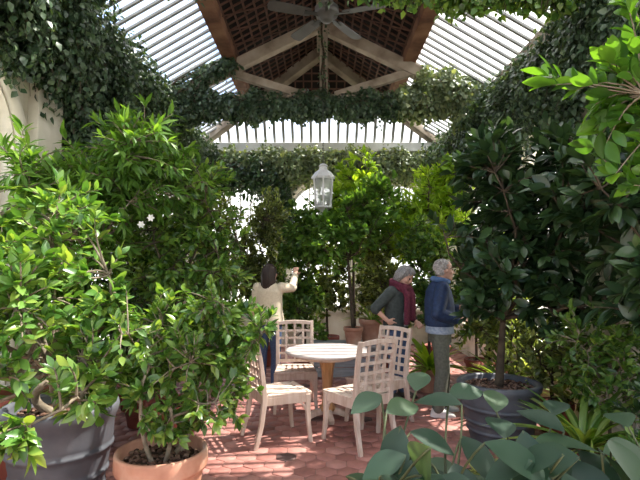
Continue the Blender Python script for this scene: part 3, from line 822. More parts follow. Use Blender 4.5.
# ---------------------------------------------------------------- potted trees and shrubs
def pot_plant(name, xy, label, cat, group='potted trees, shrubs and plants', rz=0):
    return thing(name, (xy[0], xy[1], 0), label, cat, rz, group)

# big grey pot at the left with glossy pale-barked shrub
p = pot_plant('potted_shrub', (-1.72, 3.2), 'large lead grey pot with a glossy leaved shrub of twisted pale branches', 'potted plant')
pot_grey(p, .335, .72, 1)
grow(p, (-1.72, 3.2, .62), [(-1.95, 2.65, 1.50, .62, .5, .38, 85), (-1.35, 2.75, 1.25, .36, .35, .3, 40), (-2.0, 2.55, 1.1, .4, .35, .25, 22), (-1.28, 2.75, .92, .22, .22, .14, 16), (-1.45, 2.2, .80, .16, .12, .09, 9), (-1.9, 3.1, 1.95, .6, .5, .30, 55), (-2.2, 2.6, 1.85, .4, .4, .25, 30)],
     ((-1.75, 3.05, 1.05), .035), 16, (T_OVAL, .098, 11, .16), M['L_glossy'], M['branch'], 31, .005, .018, .22, 2, .35, 0, 2.7, dens=1.85)
# terracotta pot shrub
p = pot_plant('potted_shrub', (-.95, 2.9), 'terracotta pot with bark mulch and a small leaved shrub, in front of the sunlit chair', 'potted plant')
pot_terracotta(p, .27, .53, M['terracotta'], seed=2)
grow(p, (-.95, 2.9, .42), [(-.84, 2.95, 1.18, .38, .36, .36, 120), (-.62, 3.0, .98, .28, .28, .32, 70), (-.47, 3.05, 1.22, .19, .22, .24, 34), (-1.02, 2.85, .90, .20, .24, .22, 22), (-.85, 2.8, .70, .20, .18, .12, 16)],
     ((-.92, 2.9, .85), .016), 14, (T_OVAL, .07, 11, .16), M['L_mid'], M['branch'], 32, .0032, .009, .1, 4, .3, .1, dens=1.55)
# feathery trees
def simple_pot(p, r, h, seed, mat=None): pot_terracotta(p, r, h, mat or M['terracotta_red'], seed=seed)
p = pot_plant('potted_tree', (-2.1, 4.1), 'tall feathery tree with fresh green drooping leaflets, behind the grey pot shrub', 'potted tree')
simple_pot(p, .28, .42, 3)
grow(p, (-2.1, 4.1, .35), [(-1.95, 4.0, 2.25, .62, .6, .6, 120), (-1.5, 4.0, 2.5, .48, .45, .42, 80), (-2.3, 3.9, 2.35, .3, .4, .3, 30), (-2.25, 4.0, 1.5, .42, .5, .45, 60)], ((-2.0, 4.05, 1.7), .035), 14,
     (T_LANCE, .13, 17, .28), M['L_feather'], M['branch'], 33, .004, .014, .12, 1, .15, .25, 2.68)
for q, (bx, by_, bz) in enumerate([(-1.38, 3.62, 1.95), (-1.70, 3.55, 1.98), (-1.30, 3.6, 2.0)]):
    g = np.random.default_rng(q); n_ = 6; a_ = np.arange(n_) * 1.047
    D_ = np.stack([np.cos(a_), -.5 + 0 * a_, np.sin(a_)], 1)
    link('blossom', leaves_mesh('blossom', np.array([[bx, by_, bz]] * n_) - np.array(p.location), D_, np.array([[0, -1.0, .2]] * n_), np.full(n_, .032), T_BROAD), M['petal'], p)
p = pot_plant('potted_tree', (-1.35, 4.4), 'leafy mid green tree between the feathery tree and the sunlit chair', 'potted tree')
simple_pot(p, .25, .40, 4)
grow(p, (-1.35, 4.4, .33), [(-1.3, 4.35, 1.75, .48, .45, .55, 110), (-.95, 4.5, 1.45, .30, .35, .45, 60), (-1.2, 4.4, 2.35, .38, .35, .35, 60), (-1.4, 4.2, 1.0, .45, .35, .3, 50)], ((-1.3, 4.4, 1.5), .03), 14,
     (T_OVAL, .085, 15, .22), M['L_mid'], M['trunk'], 34, .004, .012, .12, 1, .25, .1)
# dark pot at the far left edge
p = pot_plant('potted_shrub', (-2.28, 3.72), 'dark red clay pot with strap leaves at the left edge, behind the grey pot', 'potted plant')
pot_terracotta(p, .26, .66, M['terracotta_red'], seed=5)
def strap_plant(p, base, n, L, mat, seed, spread=1.0, tmpl=None):
    r = np.random.default_rng(seed); a = r.random(n) * 6.28; e = .35 + r.random(n) * 1.0
    D = np.stack([np.cos(a) * np.cos(e) * spread, np.sin(a) * np.cos(e) * spread, np.sin(e)], 1)
    P = np.array(base) - np.array(p.location) + np.stack([np.cos(a), np.sin(a), 0 * a], 1) * .02
    N = np.array([0, 0, 1.0]) - D * .2 + r.normal(size=(n, 3)) * .1
    ll = L * (.6 + .5 * r.random(n))
    k = np.abs(P[:, 0] + p.location[0] + D[:, 0] * ll) < W - .13; P, D, N, ll = P[k], D[k], N[k], ll[k]
    link('leaves', leaves_mesh('leaves', P, D, N, ll, tmpl or T_STRAP, True), mat, p)
strap_plant(p, (-2.28, 3.72, .56), 34, .5, M['L_strap'], 51)
# olive shrubs before the arched window
def shrub(name, xy, crown, top, tr, limbs, leaf, lm, bm, seed, label, potr=.22, poth=.36, cat='potted shrub', **k):
    p = pot_plant(name, xy, label, cat); simple_pot(p, potr, poth, seed)
    k.setdefault('dens', 2.1)
    grow(p, (xy[0], xy[1], poth * .84), crown, (top, tr), limbs, leaf, lm, bm, seed, **k); return p
shrub('potted_shrub', (-1.75, 7.7), [(-1.7, 7.7, 2.0, .55, .5, .75, 190), (-1.75, 7.6, 1.1, .6, .5, .5, 80), (-2.2, 7.6, 2.3, .4, .4, .6, 60)], (-1.72, 7.7, 1.4), .03, 12, (T_OVAL, .085, 15, .32), M['L_olive'], M['trunk'], 35,
      'olive leaved shrub standing in front of the arched window', twig_r=.004, xmax=2.65)
shrub('potted_shrub', (-.95, 8.0), [(-1.0, 7.9, 1.5, .5, .45, .75, 170), (-.85, 8.0, 2.4, .45, .4, .5, 110)], (-.95, 8.0, 1.4), .025, 12, (T_OVAL, .085, 15, .32), M['L_olive'], M['trunk'], 36,
      'grey green shrub the woman in cream reaches towards, left side', twig_r=.004)
shrub('potted_shrub', (-.25, 7.6), [(-.30, 7.5, 1.15, .42, .4, .6, 130), (-.30, 7.6, 2.05, .42, .4, .5, 110)], (-.28, 7.6, 1.3), .025, 12, (T_OVAL, .10, 12, .3), M['L_mid'], M['trunk'], 37,
      'bushy shrub under the lantern beside the raised hand of the woman in cream', twig_r=.004)

# more greenery against the side walls
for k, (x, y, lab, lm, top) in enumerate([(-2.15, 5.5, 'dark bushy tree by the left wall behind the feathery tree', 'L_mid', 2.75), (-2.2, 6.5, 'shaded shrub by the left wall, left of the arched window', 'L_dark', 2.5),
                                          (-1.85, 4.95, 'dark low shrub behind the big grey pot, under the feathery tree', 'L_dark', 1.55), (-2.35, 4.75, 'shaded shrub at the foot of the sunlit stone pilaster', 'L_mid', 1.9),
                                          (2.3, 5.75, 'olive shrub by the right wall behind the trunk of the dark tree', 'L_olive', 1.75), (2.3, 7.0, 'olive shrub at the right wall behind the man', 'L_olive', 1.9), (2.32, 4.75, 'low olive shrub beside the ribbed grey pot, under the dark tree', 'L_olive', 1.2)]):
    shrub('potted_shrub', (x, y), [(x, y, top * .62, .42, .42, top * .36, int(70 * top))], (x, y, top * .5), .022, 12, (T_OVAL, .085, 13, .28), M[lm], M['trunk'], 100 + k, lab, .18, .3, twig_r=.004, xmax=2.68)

# bench with two pots at the centre
b = thing('plant_bench', (.42, 7.25, 0), 'low grey plank bench behind the round table carrying two terracotta pots', 'bench')
m = MB()
for k in range(4): m.box((0, -.26 + k * .175, .47), (1.1, .165, .035))
m.build('bench_top', M['greywood'], b, bevel=.004)
m = MB()
for k in range(3): m.box((0, -.29, .11 + k * .14), (1.0, .025, .125))
m.build('front_planks', M['greywood'], b)
for sx in (-1, 1):
    for sy in (-1, 1):
        m = MB(); m.box((sx * .48, sy * .24, .226), (.06, .06, .452)); m.build('leg', M['greywood'], b)
p = thing('potted_tree', (.50, 7.12, .4875), 'slender dark trunked tree in a terracotta pot on the bench, its top lime green', 'potted tree', 0, 'potted trees, shrubs and plants')
pot_terracotta(p, .15, .26, M['terracotta'], seed=6)
grow(p, (.50, 7.12, .70), [(.35, 7.1, 2.15, .62, .5, .45, 120), (.75, 7.15, 2.5, .5, .45, .5, 100), (-.15, 7.9, 2.45, .35, .35, .4, 45)], ((.42, 7.12, 1.75), .03), 14, (T_OVAL, .115, 13, .28), M['L_feather'], M['trunk'], 38, .004, .012, .12)
p = thing('potted_plant', (.80, 7.36, .4875), 'larger terracotta pot on the bench right of the slender tree', 'potted plant', 0, 'potted trees, shrubs and plants')
pot_terracotta(p, .20, .36, M['terracotta'], seed=7)
strap_plant(p, (.80, 7.36, .80), 30, .45, M['L_strap'], 52)
shrub('potted_tree', (.62, 8.3), [(.6, 8.2, 3.05, .42, .4, .5, 70), (.45, 8.2, 2.5, .5, .4, .35, 50)], (.6, 8.25, 2.3), .03, 10, (T_OVAL, .14, 12, .3), M['L_lime'], M['trunk'], 39,
      'lime green leaved tree right of the hanging lantern, in full sun', cat='potted tree')
shrub('potted_tree', (1.95, 7.9), [(1.85, 7.8, 2.55, .62, .5, .6, 130), (2.2, 7.7, 3.1, .35, .4, .35, 55), (1.4, 7.7, 2.2, .45, .4, .4, 70)], (1.9, 7.85, 1.9), .035, 14, (T_LANCE, .17, 13, .32), M['L_lime'], M['trunk'], 40,
      'tall lime green tree by the end wall behind the man', cat='potted tree', droop=.15, xmax=2.68)
for k, (x, y, lab, lm) in enumerate([(.15, 9.0, 'dark shrub against the end wall behind the slender potted tree', 'L_olive'), (1.0, 8.9, 'shrub filling the gap behind the woman with the burgundy scarf', 'L_olive'),
                                     (1.6, 7.0, 'mid green shrub behind the man in the navy jacket', 'L_mid'), (2.2, 6.2, 'shaded shrub between the man and the dark tree', 'L_mid'), (1.15, 7.9, 'grey green shrub between the two people at the right', 'L_olive')]):
    shrub('potted_shrub', (x, y), [(x, y, 1.25, .48, .42, .62, 100), (x - .1, y - .05, 1.95, .42, .4, .4, 55)], (x, y, 1.15), .025, 12, (T_OVAL, .10, 13, .28), M[lm], M['trunk'], 60 + k, lab, twig_r=.004, xmax=2.68)

# clivia in terracotta pot
p = pot_plant('potted_plant', (1.46, 6.32), 'terracotta pot with bright strap leaved plant between the two people at the right', 'potted plant')
pot_terracotta(p, .19, .31, M['terracotta'], seed=8)
strap_plant(p, (1.46, 6.32, .27), 44, .54, M['L_lime'], 53, .9, T_CLIVIA)

# big dark tree at the right in a grey pot
p = pot_plant('potted_tree', (1.68, 4.5), 'dark large leaved tree with forked trunk in a ribbed grey pot, right of the man', 'potted tree')
pot_grey(p, .36, .56, 9)
grow(p, (1.68, 4.5, .48), [(1.86, 4.4, 2.0, .56, .55, .55, 120), (2.2, 4.3, 2.45, .42, .55, .45, 80), (2.15, 4.2, 1.45, .42, .5, .4, 70), (1.62, 4.4, 2.65, .36, .4, .28, 40), (1.46, 4.4, 1.32, .20, .26, .20, 18)],
     ((1.72, 4.45, 1.15), .045), 14, (T_MAG, .15, 10, .25), M['L_dark'], M['trunk'], 41, .005, .02, .14, 1, .2, .1, 2.68)
p = pot_plant('potted_tree', (2.3, 3.0), 'second dark leaved tree at the right edge, nearer than the grey potted tree', 'potted tree')
simple_pot(p, .28, .45, 10)
grow(p, (2.3, 3.0, .38), [(2.2, 3.0, 1.85, .40, .5, .5, 70), (2.3, 3.0, 2.55, .35, .5, .35, 45), (2.05, 3.3, 2.2, .4, .4, .4, 45)], ((2.3, 3.0, 1.3), .035), 12, (T_MAG, .15, 10, .25), M['L_dark'], M['trunk'], 42, .005, .016, .14, 1, .2, .1, 2.68)
# near branch with bright translucent leaves, top right
p = pot_plant('potted_tree', (1.85, 1.75), 'tree with bright translucent leaves, its branch closest at the top right', 'potted tree')
simple_pot(p, .24, .42, 11)
grow(p, (1.85, 1.75, .36), [(1.16, 1.9, 2.33, .20, .24, .18, 12), (1.45, 1.85, 2.40, .30, .28, .28, 22), (1.36, 1.9, 2.08, .24, .25, .20, 16), (1.55, 1.35, 2.70, .55, .55, .3, 110)], ((1.78, 1.75, 1.75), .028), 10, (T_MAG, .105, 10, .2), M['L_bright'], M['branch'], 43, .0025, .006, .1, 1, .5, 0)  # last crown lump is out of view, added to shade the large leaved plant

# undergrowth on the right
for k, (x, y, n, L, lab) in enumerate([(1.95, 3.55, 60, .62, 'spiky strap leaved plant right of the grey potted tree'), (2.05, 5.35, 50, .5, 'spiky plant against the right wall behind the dark tree'), (1.55, 2.75, 36, .5, 'spiky clump among the undergrowth behind the large leaved plant')]):
    p = pot_plant('spiky_plant', (x, y), lab, 'potted plant'); simple_pot(p, .17, .30, 70 + k); strap_plant(p, (x, y, .26), n, L, M['L_strap'], 70 + k)
for k, (x, y, lab, lm, top) in enumerate([(2.25, 3.75, 'tangled green shrub low on the right, in front of the right wall', 'L_mid', 1.25), (1.75, 2.25, 'low twiggy shrub at the right behind the large leaved plant', 'L_mid', .85),
                                          (1.15, 2.35, 'low small leaved bush between the large leaves and the grey pot', 'L_olive', .62), (2.1, 2.6, 'dense low shrub at the right edge under the dark trees', 'L_dark', .95)]):
    shrub('potted_shrub', (x, y), [(x, y, top * .72, .40, .36, top * .36, 100)], (x, y, top * .55), .014, 12, (T_OVAL, .075, 11, .2), M[lm], M['branch'], 80 + k, lab, .17, .26, twig_r=.003, xmax=2.68)

# foreground plant with very large leaves
p = pot_plant('large_leaved_plant', (.72, 1.35), 'plant with very large oval blue green leaves across the bottom right, nearest the camera', 'potted plant')
simple_pot(p, .2, .34, 12)
def big_leaf_plant(p, base, seed):
    r = np.random.default_rng(seed); off = np.array(p.location); base = np.array(base)
    # leaf places: (x, y, z of the leaf middle, length, heading degrees, pitch)
    S = [(.13, 1.30, 1.245, .105, 200, -10), (.22, 1.28, 1.235, .115, 20, 8), (.19, 1.22, 1.145, .13, 250, -50), (.29, 1.25, 1.16, .12, 330, -15), (.33, 1.33, 1.24, .13, 160, 5), (.30, 1.45, 1.27, .12, 60, 25),
         (.42, 1.38, 1.25, .12, 20, 10), (.40, 1.22, 1.13, .13, 300, -35), (.48, 1.28, 1.19, .13, 80, 15), (.52, 1.2, 1.13, .14, 265, -60), (.62, 1.22, 1.165, .17, 5, 2), (.60, 1.3, 1.20, .13, 120, 20),
         (.70, 1.2, 1.09, .15, 320, -40), (.80, 1.25, 1.13, .15, 15, 0), (.90, 1.22, 1.08, .16, 350, -12), (.98, 1.3, 1.17, .14, 35, 15), (.86, 1.38, 1.18, .13, 100, 10), (.22, 1.17, 1.10, .13, 210, -30),
         (.34, 1.15, 1.08, .14, 275, -35), (.46, 1.12, 1.07, .14, 230, -30), (.60, 1.12, 1.06, .15, 290, -45), (.78, 1.13, 1.04, .15, 255, -30), (.92, 1.12, 1.02, .16, 310, -30), (.12, 1.2, 1.06, .12, 180, -20),
         (1.08, 1.25, 1.10, .15, 10, -10), (.52, 1.42, 1.22, .12, 75, 25), (.70, 1.42, 1.20, .12, 60, 15), (1.0, 1.42, 1.20, .13, 40, 20), (.38, 1.05, 1.02, .14, 260, -30), (.66, 1.03, 1.0, .15, 240, -25)]
    for k in range(105):
        x = .10 + 1.1 * r.random(); y = 1.0 + .5 * r.random(); z = 1.6 - (.385 + .10 * r.random() + .05 * max(0, .45 - x)) * y
        if x / y < .07: continue
        S.append((x, y, z, .11 + .05 * r.random(), 360 * r.random(), -45 + 50 * r.random()))
    mb = MB(); LP, LD, LN, LL = [], [], [], []
    stems = []
    for k in range(7):
        e = np.array([.16 + .15 * k, 1.2 + .1 * r.normal(), 1.02 + .06 * r.normal()]); pts = qcurve(base, (base + e) / 2 + np.array([0, 0, .18]), e, 9)
        mb.tube(pts - off, list(np.linspace(.011, .005, 9)), 6); stems.append(pts[4:])
    ST = np.concatenate(stems)
    for (x, y, z, L, h, pi) in S:
        h, pi = math.radians(h + r.normal() * 8), math.radians(pi)
        d = np.array([math.cos(h) * math.cos(pi), math.sin(h) * math.cos(pi), math.sin(pi)]); c = np.array([x, y, z]); b0 = c - d * L * .5
        s0 = ST[np.argmin(np.linalg.norm(ST - b0, axis=1))]; pts = qcurve(s0, (s0 + b0) / 2 + np.array([0, 0, .02]) - d * .02, b0 + d * .004, 6)
        mb.tube(pts - off, [.005, .004, .0035, .003, .003, .0028], 5)
        up = np.array([r.normal() * .25, -.35 + r.normal() * .2, 1.0]); LP.append(b0 - off); LD.append(d); LN.append(up); LL.append(L * 1.05)
    mb.build('stems', M['green_stem'], p)
    link('leaves', leaves_mesh('leaves', np.array(LP), np.array(LD), np.array(LN), np.array(LL), T_BIG, True), M['L_big'], p)
big_leaf_plant(p, (.72, 1.35, .29), 90)

# ---------------------------------------------------------------- people
def solid(mb, name, mat, parent, voxel=.006, smooth=4):
    """overlapping closed solids -> one continuous smooth surface"""
    me = mb.mesh(name); o = bpy.data.objects.new(name, me); C.objects.link(o)
    r = o.modifiers.new('r', 'REMESH'); r.mode = 'VOXEL'; r.voxel_size = voxel; r.use_smooth_shade = True
    s = o.modifiers.new('s', 'SMOOTH'); s.iterations = smooth; s.factor = .5
    dg = bpy.context.evaluated_depsgraph_get(); dg.update()
    ev = bpy.data.meshes.new_from_object(o.evaluated_get(dg))
    bpy.data.objects.remove(o); bpy.data.meshes.remove(me)
    ev.name = name; ev.materials.clear()
    ev.polygons.foreach_set('use_smooth', np.ones(len(ev.polygons), dtype=bool))
    return link(name, ev, mat, parent)

def limb(mb, pts, rs, n=14):
    P = [Vector(p) for p in pts]
    for k in range(len(P) - 1): mb.tube([P[k], P[k].lerp(P[k + 1], .5), P[k + 1]], [rs[k], (rs[k] + rs[k + 1]) / 2 * 1.03, rs[k + 1]], n)
    for p, r in zip(P, rs): mb.ball(p, r * .99, n, 8)

def hand(mb, wrist, d, palm_n, side, curl=.35):
    """d: towards the fingers, palm_n: out of the palm, side +1/-1: where the thumb leaves"""
    w, d, nn = Vector(wrist), Vector(d).normalized(), Vector(palm_n).normalized()
    x = d.cross(nn).normalized() * side; nn = (nn - d * nn.dot(d)).normalized()
    Mx = Matrix((x, d, nn)).transposed()
    mb.tube([w, w + d * .03], [.024, .027], 10)
    mb.ball(w + d * .05, .05, 12, 8, (.80, 1.0, .34), Mx)
    for i, (off, ln) in enumerate(((.030, .070), (.010, .079), (-.011, .073), (-.030, .057))):
        b = w + d * .085 + x * off; p = [b]; dd = d + x * off * 1.5
        for j in range(3):
            dd = (dd + nn * curl * (.6 + .5 * j)).normalized(); p.append(p[-1] + dd * ln * (.42, .32, .26)[j])
        mb.tube(p, [.0095, .009, .008, .0065], 8)
        for q, r in zip(p, (.0095, .009, .008, .0065)): mb.ball(q, r, 8, 6)
    b = w + d * .028 + x * .022; q = b + (x * .8 + d * .6 + nn * .25).normalized() * .042; e = q + (d * .9 + x * .25 + nn * .4).normalized() * .034
    mb.tube([b, q, e], [.014, .011, .008], 8); mb.ball(q, .011, 8, 6); mb.ball(e, .008, 8, 6)

HEAD = [(-.122, .060, .018, .016), (-.112, .055, .034, .032), (-.088, .036, .050, .062), (-.055, .020, .060, .080), (-.02, .008, .067, .091), (.02, 0, .073, .097), (.06, -.005, .072, .095), (.092, -.010, .056, .077), (.112, -.012, .032, .046), (.119, -.012, .012, .016)]
def head(mb, Hm):
    h = MB(); h.loft([((0, cy, z), rx, ry) for z, cy, rx, ry in HEAD], 24)
    h.tube([(0, .093, .020), (0, .108, -.008), (0, .116, -.028), (0, .098, -.036)], [.008, .010, .014, .010], 8); h.ball((0, .112, -.026), .013, 8, 6)
    for s in (-1, 1):
        h.ball((s * .013, .098, -.031), .010, 8, 6); h.tube([(s * .012, .091, .030), (s * .045, .078, .028)], [.010, .008], 8)
        h.ball((s * .040, .062, -.028), .026, 10, 8); h.ball((s * .075, -.004, -.006), .027, 10, 8, (.38, .75, 1.15))
    h.ball((0, .088, -.063), .017, 10, 6, (1.3, .7, .55)); h.ball((0, .080, -.098), .022, 10, 6)
    mb.add([Hm @ Vector(v) for v in h.v], h.f, True)
def face_bits(root, Hm):
    for s in (-1, 1):
        e = MB(); e.ball(Hm @ Vector((s * .031, .083, .008)), .0115, 10, 8); e.build('eye', M['eye'], root)
    l = MB(); l.tube([Hm @ Vector(p) for p in ((-.024, .092, -.062), (0, .101, -.061), (.024, .092, -.062))], [.003, .006, .003], 8); l.build('lips', M['lip'], root)
def body(root, Hm, neck, torso, arms, legs, hands):
    mb = MB(); head(mb, Hm)
    limb(mb, [Hm @ Vector((0, -.02, -.06)), neck], [.052, .056]); mb.loft(torso, 20)
    for a in arms: limb(mb, a, [.048, .038, .026])
    for l in legs:
        limb(mb, l, [.078, .052, .038])
        f = Vector(l[2]); mb.ball(f + Vector((0, .05, -.045)), .035, 10, 8, (1, 2.6, .8))
    for h in hands: hand(mb, *h)
    return solid(mb, 'body', M['skin'], root, .006, 4)
def shoes(root, ankles, mat):
    for a, rz in ankles:
        m = MB(); R = Matrix.Rotation(rz, 3, 'Z'); a = Vector(a)
        base = Vector((a.x, a.y, 0))
        m.loft([(base + R @ Vector((0, .05, .0)), .043, .135, rz), (base + R @ Vector((0, .05, .02)), .046, .14, rz), (base + R @ Vector((0, .045, .045)), .044, .13, rz), (base + R @ Vector((0, .01, .075)), .042, .085, rz), (base + R @ Vector((0, -.02, .10)), .042, .05, rz)], 20)
        solid(m, 'shoe', mat, root, .009, 3)
def HM(c, yaw=0, pitch=0, roll=0, s=1.0):
    return Matrix.Translation(c) @ Matrix.Rotation(math.radians(yaw), 4, 'Z') @ Matrix.Rotation(math.radians(pitch), 4, 'X') @ Matrix.Rotation(math.radians(roll), 4, 'Y') @ Matrix.Scale(s, 4)

# --- woman in cream, from behind, reaching into the shrub
p = thing('person', (-.68, 6.35, 0), 'person with long dark hair in a cream cardigan, seen from behind, raising the right hand', 'person', math.radians(-14), 'people in the conservatory')
Hm = HM((0, .02, 1.555), -18, 6)
TOR = [((0, 0, .86), .15, .11), ((0, 0, .95), .155, .11), ((0, .0, 1.05), .125, .095), ((0, .0, 1.2), .14, .105), ((0, -.005, 1.32), .155, .095), ((0, -.005, 1.385), .13, .075), ((0, 0, 1.43), .06, .055)]
armR = [(.165, 0, 1.365), (.285, .12, 1.36), (.265, .30, 1.52)]; armL = [(-.165, 0, 1.365), (-.215, -.02, 1.10), (-.19, .12, .90)]
legR = [(.085, 0, .88), (.09, .02, .47), (.09, -.01, .08)]; legL = [(-.085, 0, .88), (-.10, .02, .47), (-.11, .0, .08)]
body(p, Hm, (0, 0, 1.42), TOR, [armR, armL], [legR, legL], [(armR[2], (.0, .45, .9), (-.3, .9, -.4), -1, .3), (armL[2], (.1, .5, -.8), (.9, 0, .2), 1, .4)])
face_bits(p, Hm)
m = MB(); m.loft([((0, -.005, .89), .205, .150), ((0, -.005, .92), .210, .155), ((0, 0, 1.05), .185, .140), ((0, 0, 1.2), .180, .135), ((0, -.005, 1.32), .185, .120), ((0, -.005, 1.385), .155, .090), ((0, 0, 1.44), .070, .065)], 24)
limb(m, armR, [.072, .060, .048]); limb(m, [armL[0], armL[1], Vector(armL[1]).lerp(Vector(armL[2]), .9)], [.072, .060, .048])
solid(m, 'cardigan', M['cream'], p, .010, 5)
m = MB(); m.loft([((0, 0, .82), .165, .125), ((0, 0, .90), .165, .125), ((0, 0, 1.0), .145, .11)], 20)
for l in (legR, legL): limb(m, [l[0], l[1], (l[2][0], l[2][1], .10)], [.092, .066, .058])
solid(m, 'jeans', M['denim'], p, .010, 4); shoes(p, [(legR[2], -.1), (legL[2], .1)], M['shoe_dark'])
m = MB(); g = np.random.default_rng(5); hl = MB()
hl.loft([((0, -.012, -.03), .080, .098), ((0, -.016, .03), .088, .108), ((0, -.016, .08), .076, .094), ((0, -.014, .118), .045, .058), ((0, -.012, .134), .012, .016)], 24)
for k in range(64):                                       # locks falling to the shoulder blades
    a = PI + (k / 63) * PI + g.normal() * .05; c, s = math.cos(a), math.sin(a); z1 = -.24 - .07 * g.random() - .06 * abs(s) * (g.random())
    hl.tube([(c * .030, s * .03 - .012, .128), (c * .078, s * .092 - .014, .06), (c * .088, s * .108 - .014, -.03), (c * .088, s * .105 - .02, -.13), (c * (.075 + .02 * g.random()), s * .095 - .02, z1)], [.010, .016, .018, .016, .004], 6)
hl.v = [Hm @ Vector(v) if False else (Matrix.Translation((0, .02, 1.555)) @ Matrix.Rotation(math.radians(-18), 4, 'Z')) @ Vector(v) for v in hl.v]
hl.build('hair', M['hair_dark'], p)

# --- woman with the burgundy scarf, looking down
p = thing('person', (.97, 5.98, 0), 'person with grey hair and a burgundy scarf looking down, hand on hip', 'person', math.radians(-128), 'people in the conservatory')
Hm = HM((0, .115, 1.525), 8, -30)
TOR = [((0, -.02, .84), .15, .11), ((0, -.02, .93), .155, .11), ((0, -.01, 1.03), .135, .10), ((0, .01, 1.17), .145, .11), ((0, .02, 1.29), .155, .10), ((0, .025, 1.355), .13, .08), ((0, .03, 1.40), .06, .055)]
armR = [(.165, .02, 1.335), (.285, -.15, 1.125), (.215, -.02, .985)]; armL = [(-.165, .02, 1.335), (-.225, .0, 1.08), (-.17, .18, .95)]
legR = [(.085, -.02, .86), (.09, .0, .46), (.09, -.03, .08)]; legL = [(-.085, -.02, .86), (-.10, .03, .46), (-.11, .02, .08)]
body(p, Hm, (0, .03, 1.39), TOR, [armR, armL], [legR, legL], [(armR[2], (-.55, .6, -.5), (-.7, -.4, .3), 1, .25), (armL[2], (.3, .7, -.5), (.6, 0, .6), 1, .5)])
face_bits(p, Hm)
m = MB(); m.loft([((0, -.02, .86), .195, .145), ((0, -.02, .95), .195, .145), ((0, -.01, 1.05), .180, .135), ((0, .01, 1.17), .180, .138), ((0, .02, 1.29), .185, .122), ((0, .025, 1.36), .155, .095), ((0, .03, 1.41), .075, .07)], 24)
limb(m, [armR[0], armR[1], Vector(armR[1]).lerp(Vector(armR[2]), .12)], [.072, .062, .060]); limb(m, [armL[0], armL[1], Vector(armL[1]).lerp(Vector(armL[2]), .8)], [.072, .060, .050])
solid(m, 'jacket', M['jacket'], p, .010, 5)
m = MB(); m.loft([((.0, .075, .90), .06, .075), ((0, .085, 1.1), .06, .075), ((0, .075, 1.3), .055, .075), ((0, .06, 1.38), .05, .06)], 16); solid(m, 'grey_top', M['grey_top'], p, .010, 3)
m = MB(); m.loft([((0, -.02, .80), .16, .12), ((0, -.02, .88), .165, .125), ((0, -.02, .95), .15, .115)], 20)
for l in (legR, legL): limb(m, [l[0], l[1], (l[2][0], l[2][1], .10)], [.092, .066, .058])
solid(m, 'jeans', M['denim'], p, .010, 4); shoes(p, [(legR[2], -.15), (legL[2], .15)], M['shoe_dark'])
m = MB(); ring = [(.098 * math.cos(a), .045 + .095 * math.sin(a), 1.425 - .035 * math.sin(a)) for a in np.linspace(0, 2 * PI, 17)]
m.tube(ring, .042, 10); m.tube([(x * 1.06, .045 + (y - .045) * 1.08, z - .045) for x, y, z in ring], .036, 10)
for s, z1 in ((1, .93), (-1, .97)):
    for q in (-.022, .022):
        m.tube([(s * .06 + q, .13, 1.40), (s * .07 + q, .185, 1.28), (s * .075 + q, .185, 1.12), (s * .075 + q * 1.2, .18, z1)], [.034, .030, .028, .030], 10)
solid(m, 'scarf', M['scarf'], p, .010, 3)
h = MB(); h.loft([((0, -.040, -.07), .068, .058), ((0, -.030, -.03), .082, .082), ((0, -.020, .03), .087, .103), ((0, -.016, .08), .078, .097), ((0, -.014, .118), .045, .058), ((0, -.012, .134), .012, .016)], 24)
g = np.random.default_rng(6)
for k in range(46):
    a = PI * .93 + (k / 45) * PI * 1.14 + g.normal() * .05; c, s = math.cos(a), math.sin(a)
    h.tube([(c * .03, s * .03 + .01, .13), (c * .078, s * .092 - .01, .07), (c * .088, s * .10 - .014, -.01), (c * .082, s * .085 - .025, -.09 - .03 * g.random())], [.010, .015, .017, .006], 6)
for k in range(8): h.tube([(-.05 + .014 * k, .03, .128), (-.062 + .017 * k, .082, .085), (-.075 + .021 * k, .075, .045)], [.012, .015, .006], 6)
h.v = [Hm @ Vector(v) for v in h.v]; h.build('hair', M['hair_grey'], p)

# --- man in navy jacket, in profile
p = thing('person', (1.34, 5.32, 0), 'person with short grey hair in a navy jacket and olive grey trousers, in profile', 'person', math.radians(-92), 'people in the conservatory')
Hm = HM((0, .06, 1.60), 4, -2, 0, .98)
TOR = [((0, 0, .88), .155, .115), ((0, 0, .98), .155, .12), ((0, .0, 1.1), .15, .12), ((0, .0, 1.25), .165, .12), ((0, .0, 1.37), .17, .105), ((0, .005, 1.43), .14, .08), ((0, .015, 1.475), .062, .06)]
armR = [(.185, 0, 1.40), (.235, -.07, 1.13), (.175, .15, 1.06)]; armL = [(-.185, 0, 1.40), (-.235, .02, 1.14), (-.16, .24, 1.16)]
legR = [(.088, -.01, .90), (.10, .0, .49), (.10, -.05, .08)]; legL = [(-.088, .0, .90), (-.10, .06, .49), (-.11, .05, .08)]
body(p, Hm, (0, .015, 1.465), TOR, [armR, armL], [legR, legL], [(armR[2], (-.3, .9, .15), (-.8, 0, -.5), 1, .4), (armL[2], (.4, .9, .2), (.5, 0, .8), -1, .4)])
face_bits(p, Hm)
m = MB(); m.loft([((0, 0, .97), .185, .148), ((0, 0, 1.0), .20, .162), ((0, .005, 1.1), .20, .168), ((0, .0, 1.25), .205, .162), ((0, -.005, 1.37), .20, .138), ((0, -.005, 1.43), .165, .105), ((0, .012, 1.475), .085, .08)], 24)
limb(m, [armR[0], armR[1], Vector(armR[1]).lerp(Vector(armR[2]), .92)], [.080, .070, .056]); limb(m, [armL[0], armL[1], Vector(armL[1]).lerp(Vector(armL[2]), .92)], [.080, .070, .056])
solid(m, 'jacket', M['navy'], p, .010, 4)
